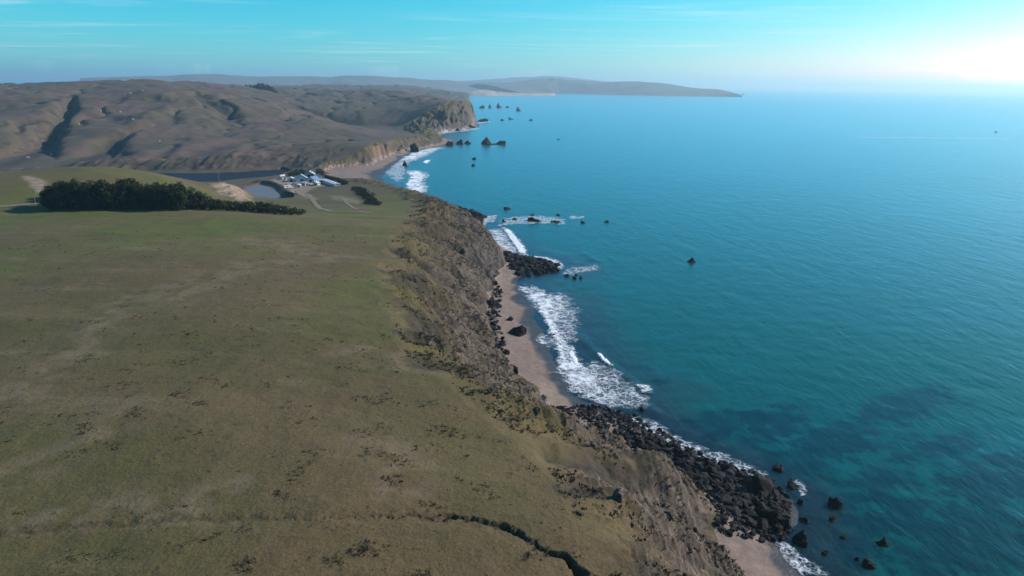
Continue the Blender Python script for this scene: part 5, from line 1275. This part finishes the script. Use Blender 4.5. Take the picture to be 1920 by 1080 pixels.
vl = ['white camper trailer at the left end of the farm yard', 'white pickup truck in front of the small white shed', 'white camper trailer nearest the pond bank',
      'grey car parked below the big barn', 'white pickup truck nearest the meadow on the farm track', 'dark red car parked right of the grey car',
      'white pickup truck in front of the blue roof', 'grey car near the leftmost trailer', 'white car between the pond and the barn']
vp = ['white_paint', 'white_paint', 'white_paint', 'grey_paint', 'white_paint', 'red_paint', 'white_paint', 'grey_paint', 'white_paint']
for (X, Y, a, k), l, p in zip(SURVEY['vehicles'], vl, vp): vehicle(X, Y, a, k, M[p], l)

# ------------------------------------------------------------------ boat
def boat(X, Y):
    root = link('fishing_boat', None, None, None, (X, Y, 0)); root.rotation_euler = (0, 0, math.radians(12))
    def hull(b):
        sec = [(-4.2, 1.1, 1.0), (-2, 1.5, 1.0), (1, 1.5, 1.1), (3.2, 0.9, 1.4), (4.8, 0.05, 1.8)]
        rings = []
        for x, w, z in sec: rings.append([b.verts.new(p) for p in ((x, -w, z), (x, -w * 0.7, -0.3), (x, w * 0.7, -0.3), (x, w, z))])
        for a, c in zip(rings[:-1], rings[1:]):
            for i in range(4): b.faces.new([a[i], a[(i + 1) % 4], c[(i + 1) % 4], c[i]])
        b.faces.new(rings[0])
        bmesh.ops.recalc_face_normals(b, faces=b.faces)
    from_bm('hull', hull, M['dark'], root)
    cb = from_bm('cabin', lambda b: box(b, -0.5, 2.0, -0.9, 0.9, 1.0, 3.0), M['grey_paint'], root)
    from_bm('window', lambda b: box(b, 1.96, 2.04, -0.7, 0.7, 2.0, 2.7), M['glass'], cb)
    from_bm('mast', lambda b: cyl(b, -1.2, 0, 1.0, 6.0, 0.09, 6), M['grey_paint'], root)
    tag(root, 'small dark fishing boat far out on the pale sea', 'boat')
boat(*SURVEY['boat'])

# ------------------------------------------------------------------ far land
def ridge_land(name, crest, half, label, mat, seed, front=1.0, amp=0.25, skirt=0.0):
    """a hill range along a crest line, falling away on both sides"""
    n = 220; p = np.array(soften([tuple(c) for c in crest], 2)); s = np.concatenate([[0], np.cumsum(np.hypot(np.diff(p[:, 0]), np.diff(p[:, 1])))])
    u = np.linspace(0, s[-1], n); cx = np.interp(u, s, p[:, 0]); cy = np.interp(u, s, p[:, 1]); cz = np.interp(u, s, p[:, 2])
    d = np.stack([np.gradient(cx), np.gradient(cy)], -1); d /= np.linalg.norm(d, axis=1, keepdims=True); nr = np.stack([-d[:, 1], d[:, 0]], -1)
    v = np.linspace(-1, 1, 41); taper = np.clip(np.minimum(1, (s[-1] - u) / (half * 0.9)), 0.06, 1)
    cz = cz * (1 + 0.10 * fbm(u / (half * 0.9), u * 0 + seed, 4, seed, 0.6))
    X = cx[:, None] + nr[:, 0:1] * v * half * taper[:, None]; Y = cy[:, None] + nr[:, 1:2] * v * half * taper[:, None]
    g = 1 + amp * fbm(X / (half * 0.35), Y / (half * 0.35), 4, seed)
    prof = 1 - np.abs(v) ** 1.5
    Z = (cz[:, None] * prof[None, :]) * (1 + (g - 1) * (1 - prof[None, :] ** 3)) - 2.0 + 3.0 * prof[None, :]
    V = np.stack([X, Y, Z], -1).reshape(-1, 3); ii = np.arange(n * 41).reshape(n, 41)
    q = np.stack([ii[:-1, :-1], ii[1:, :-1], ii[1:, 1:], ii[:-1, 1:]], -1).reshape(-1, 4)
    tag(link(name, mesh_np(name, V, q), mat), label, kind='structure')
ridge_land('peninsula', SURVEY['peninsula'], 700, 'long hazy blue-grey peninsula ending in a low point in the sea', M['far'], 901)
ridge_land('mountains', SURVEY['far_mountains'], 1400, 'faint blue mountains behind the hills', M['far'], 903)
ridge_land('far_ridge', SURVEY['back_ridge'], 1500, 'faintest pale blue ridge behind the peninsula', M['far'], 907, 1.0, 0.4)
ridge_land('dunes', SURVEY['dunes'], 160, 'pale sand dunes along the far bay', M['dune'], 905)

# ------------------------------------------------------------------ sea air
def build_haze():
    bm = bmesh.new(); box(bm, -88000, 88000, -6000, 92000, -30, 330)
    me = bpy.data.meshes.new('haze'); bm.to_mesh(me); bm.free()
    m = NT('haze_air'); v = m.n('ShaderNodeVolumePrincipled')
    v.inputs['Color'].default_value = (0.55, 0.84, 1.0, 1); v.inputs['Density'].default_value = 8.0e-5; v.inputs['Anisotropy'].default_value = 0.42
    m.l(v.outputs[0], m.out.inputs['Volume'])
    tag(link('haze', me, m.mat), 'pale sea haze over the far coast', 'haze', kind='stuff')
build_haze()
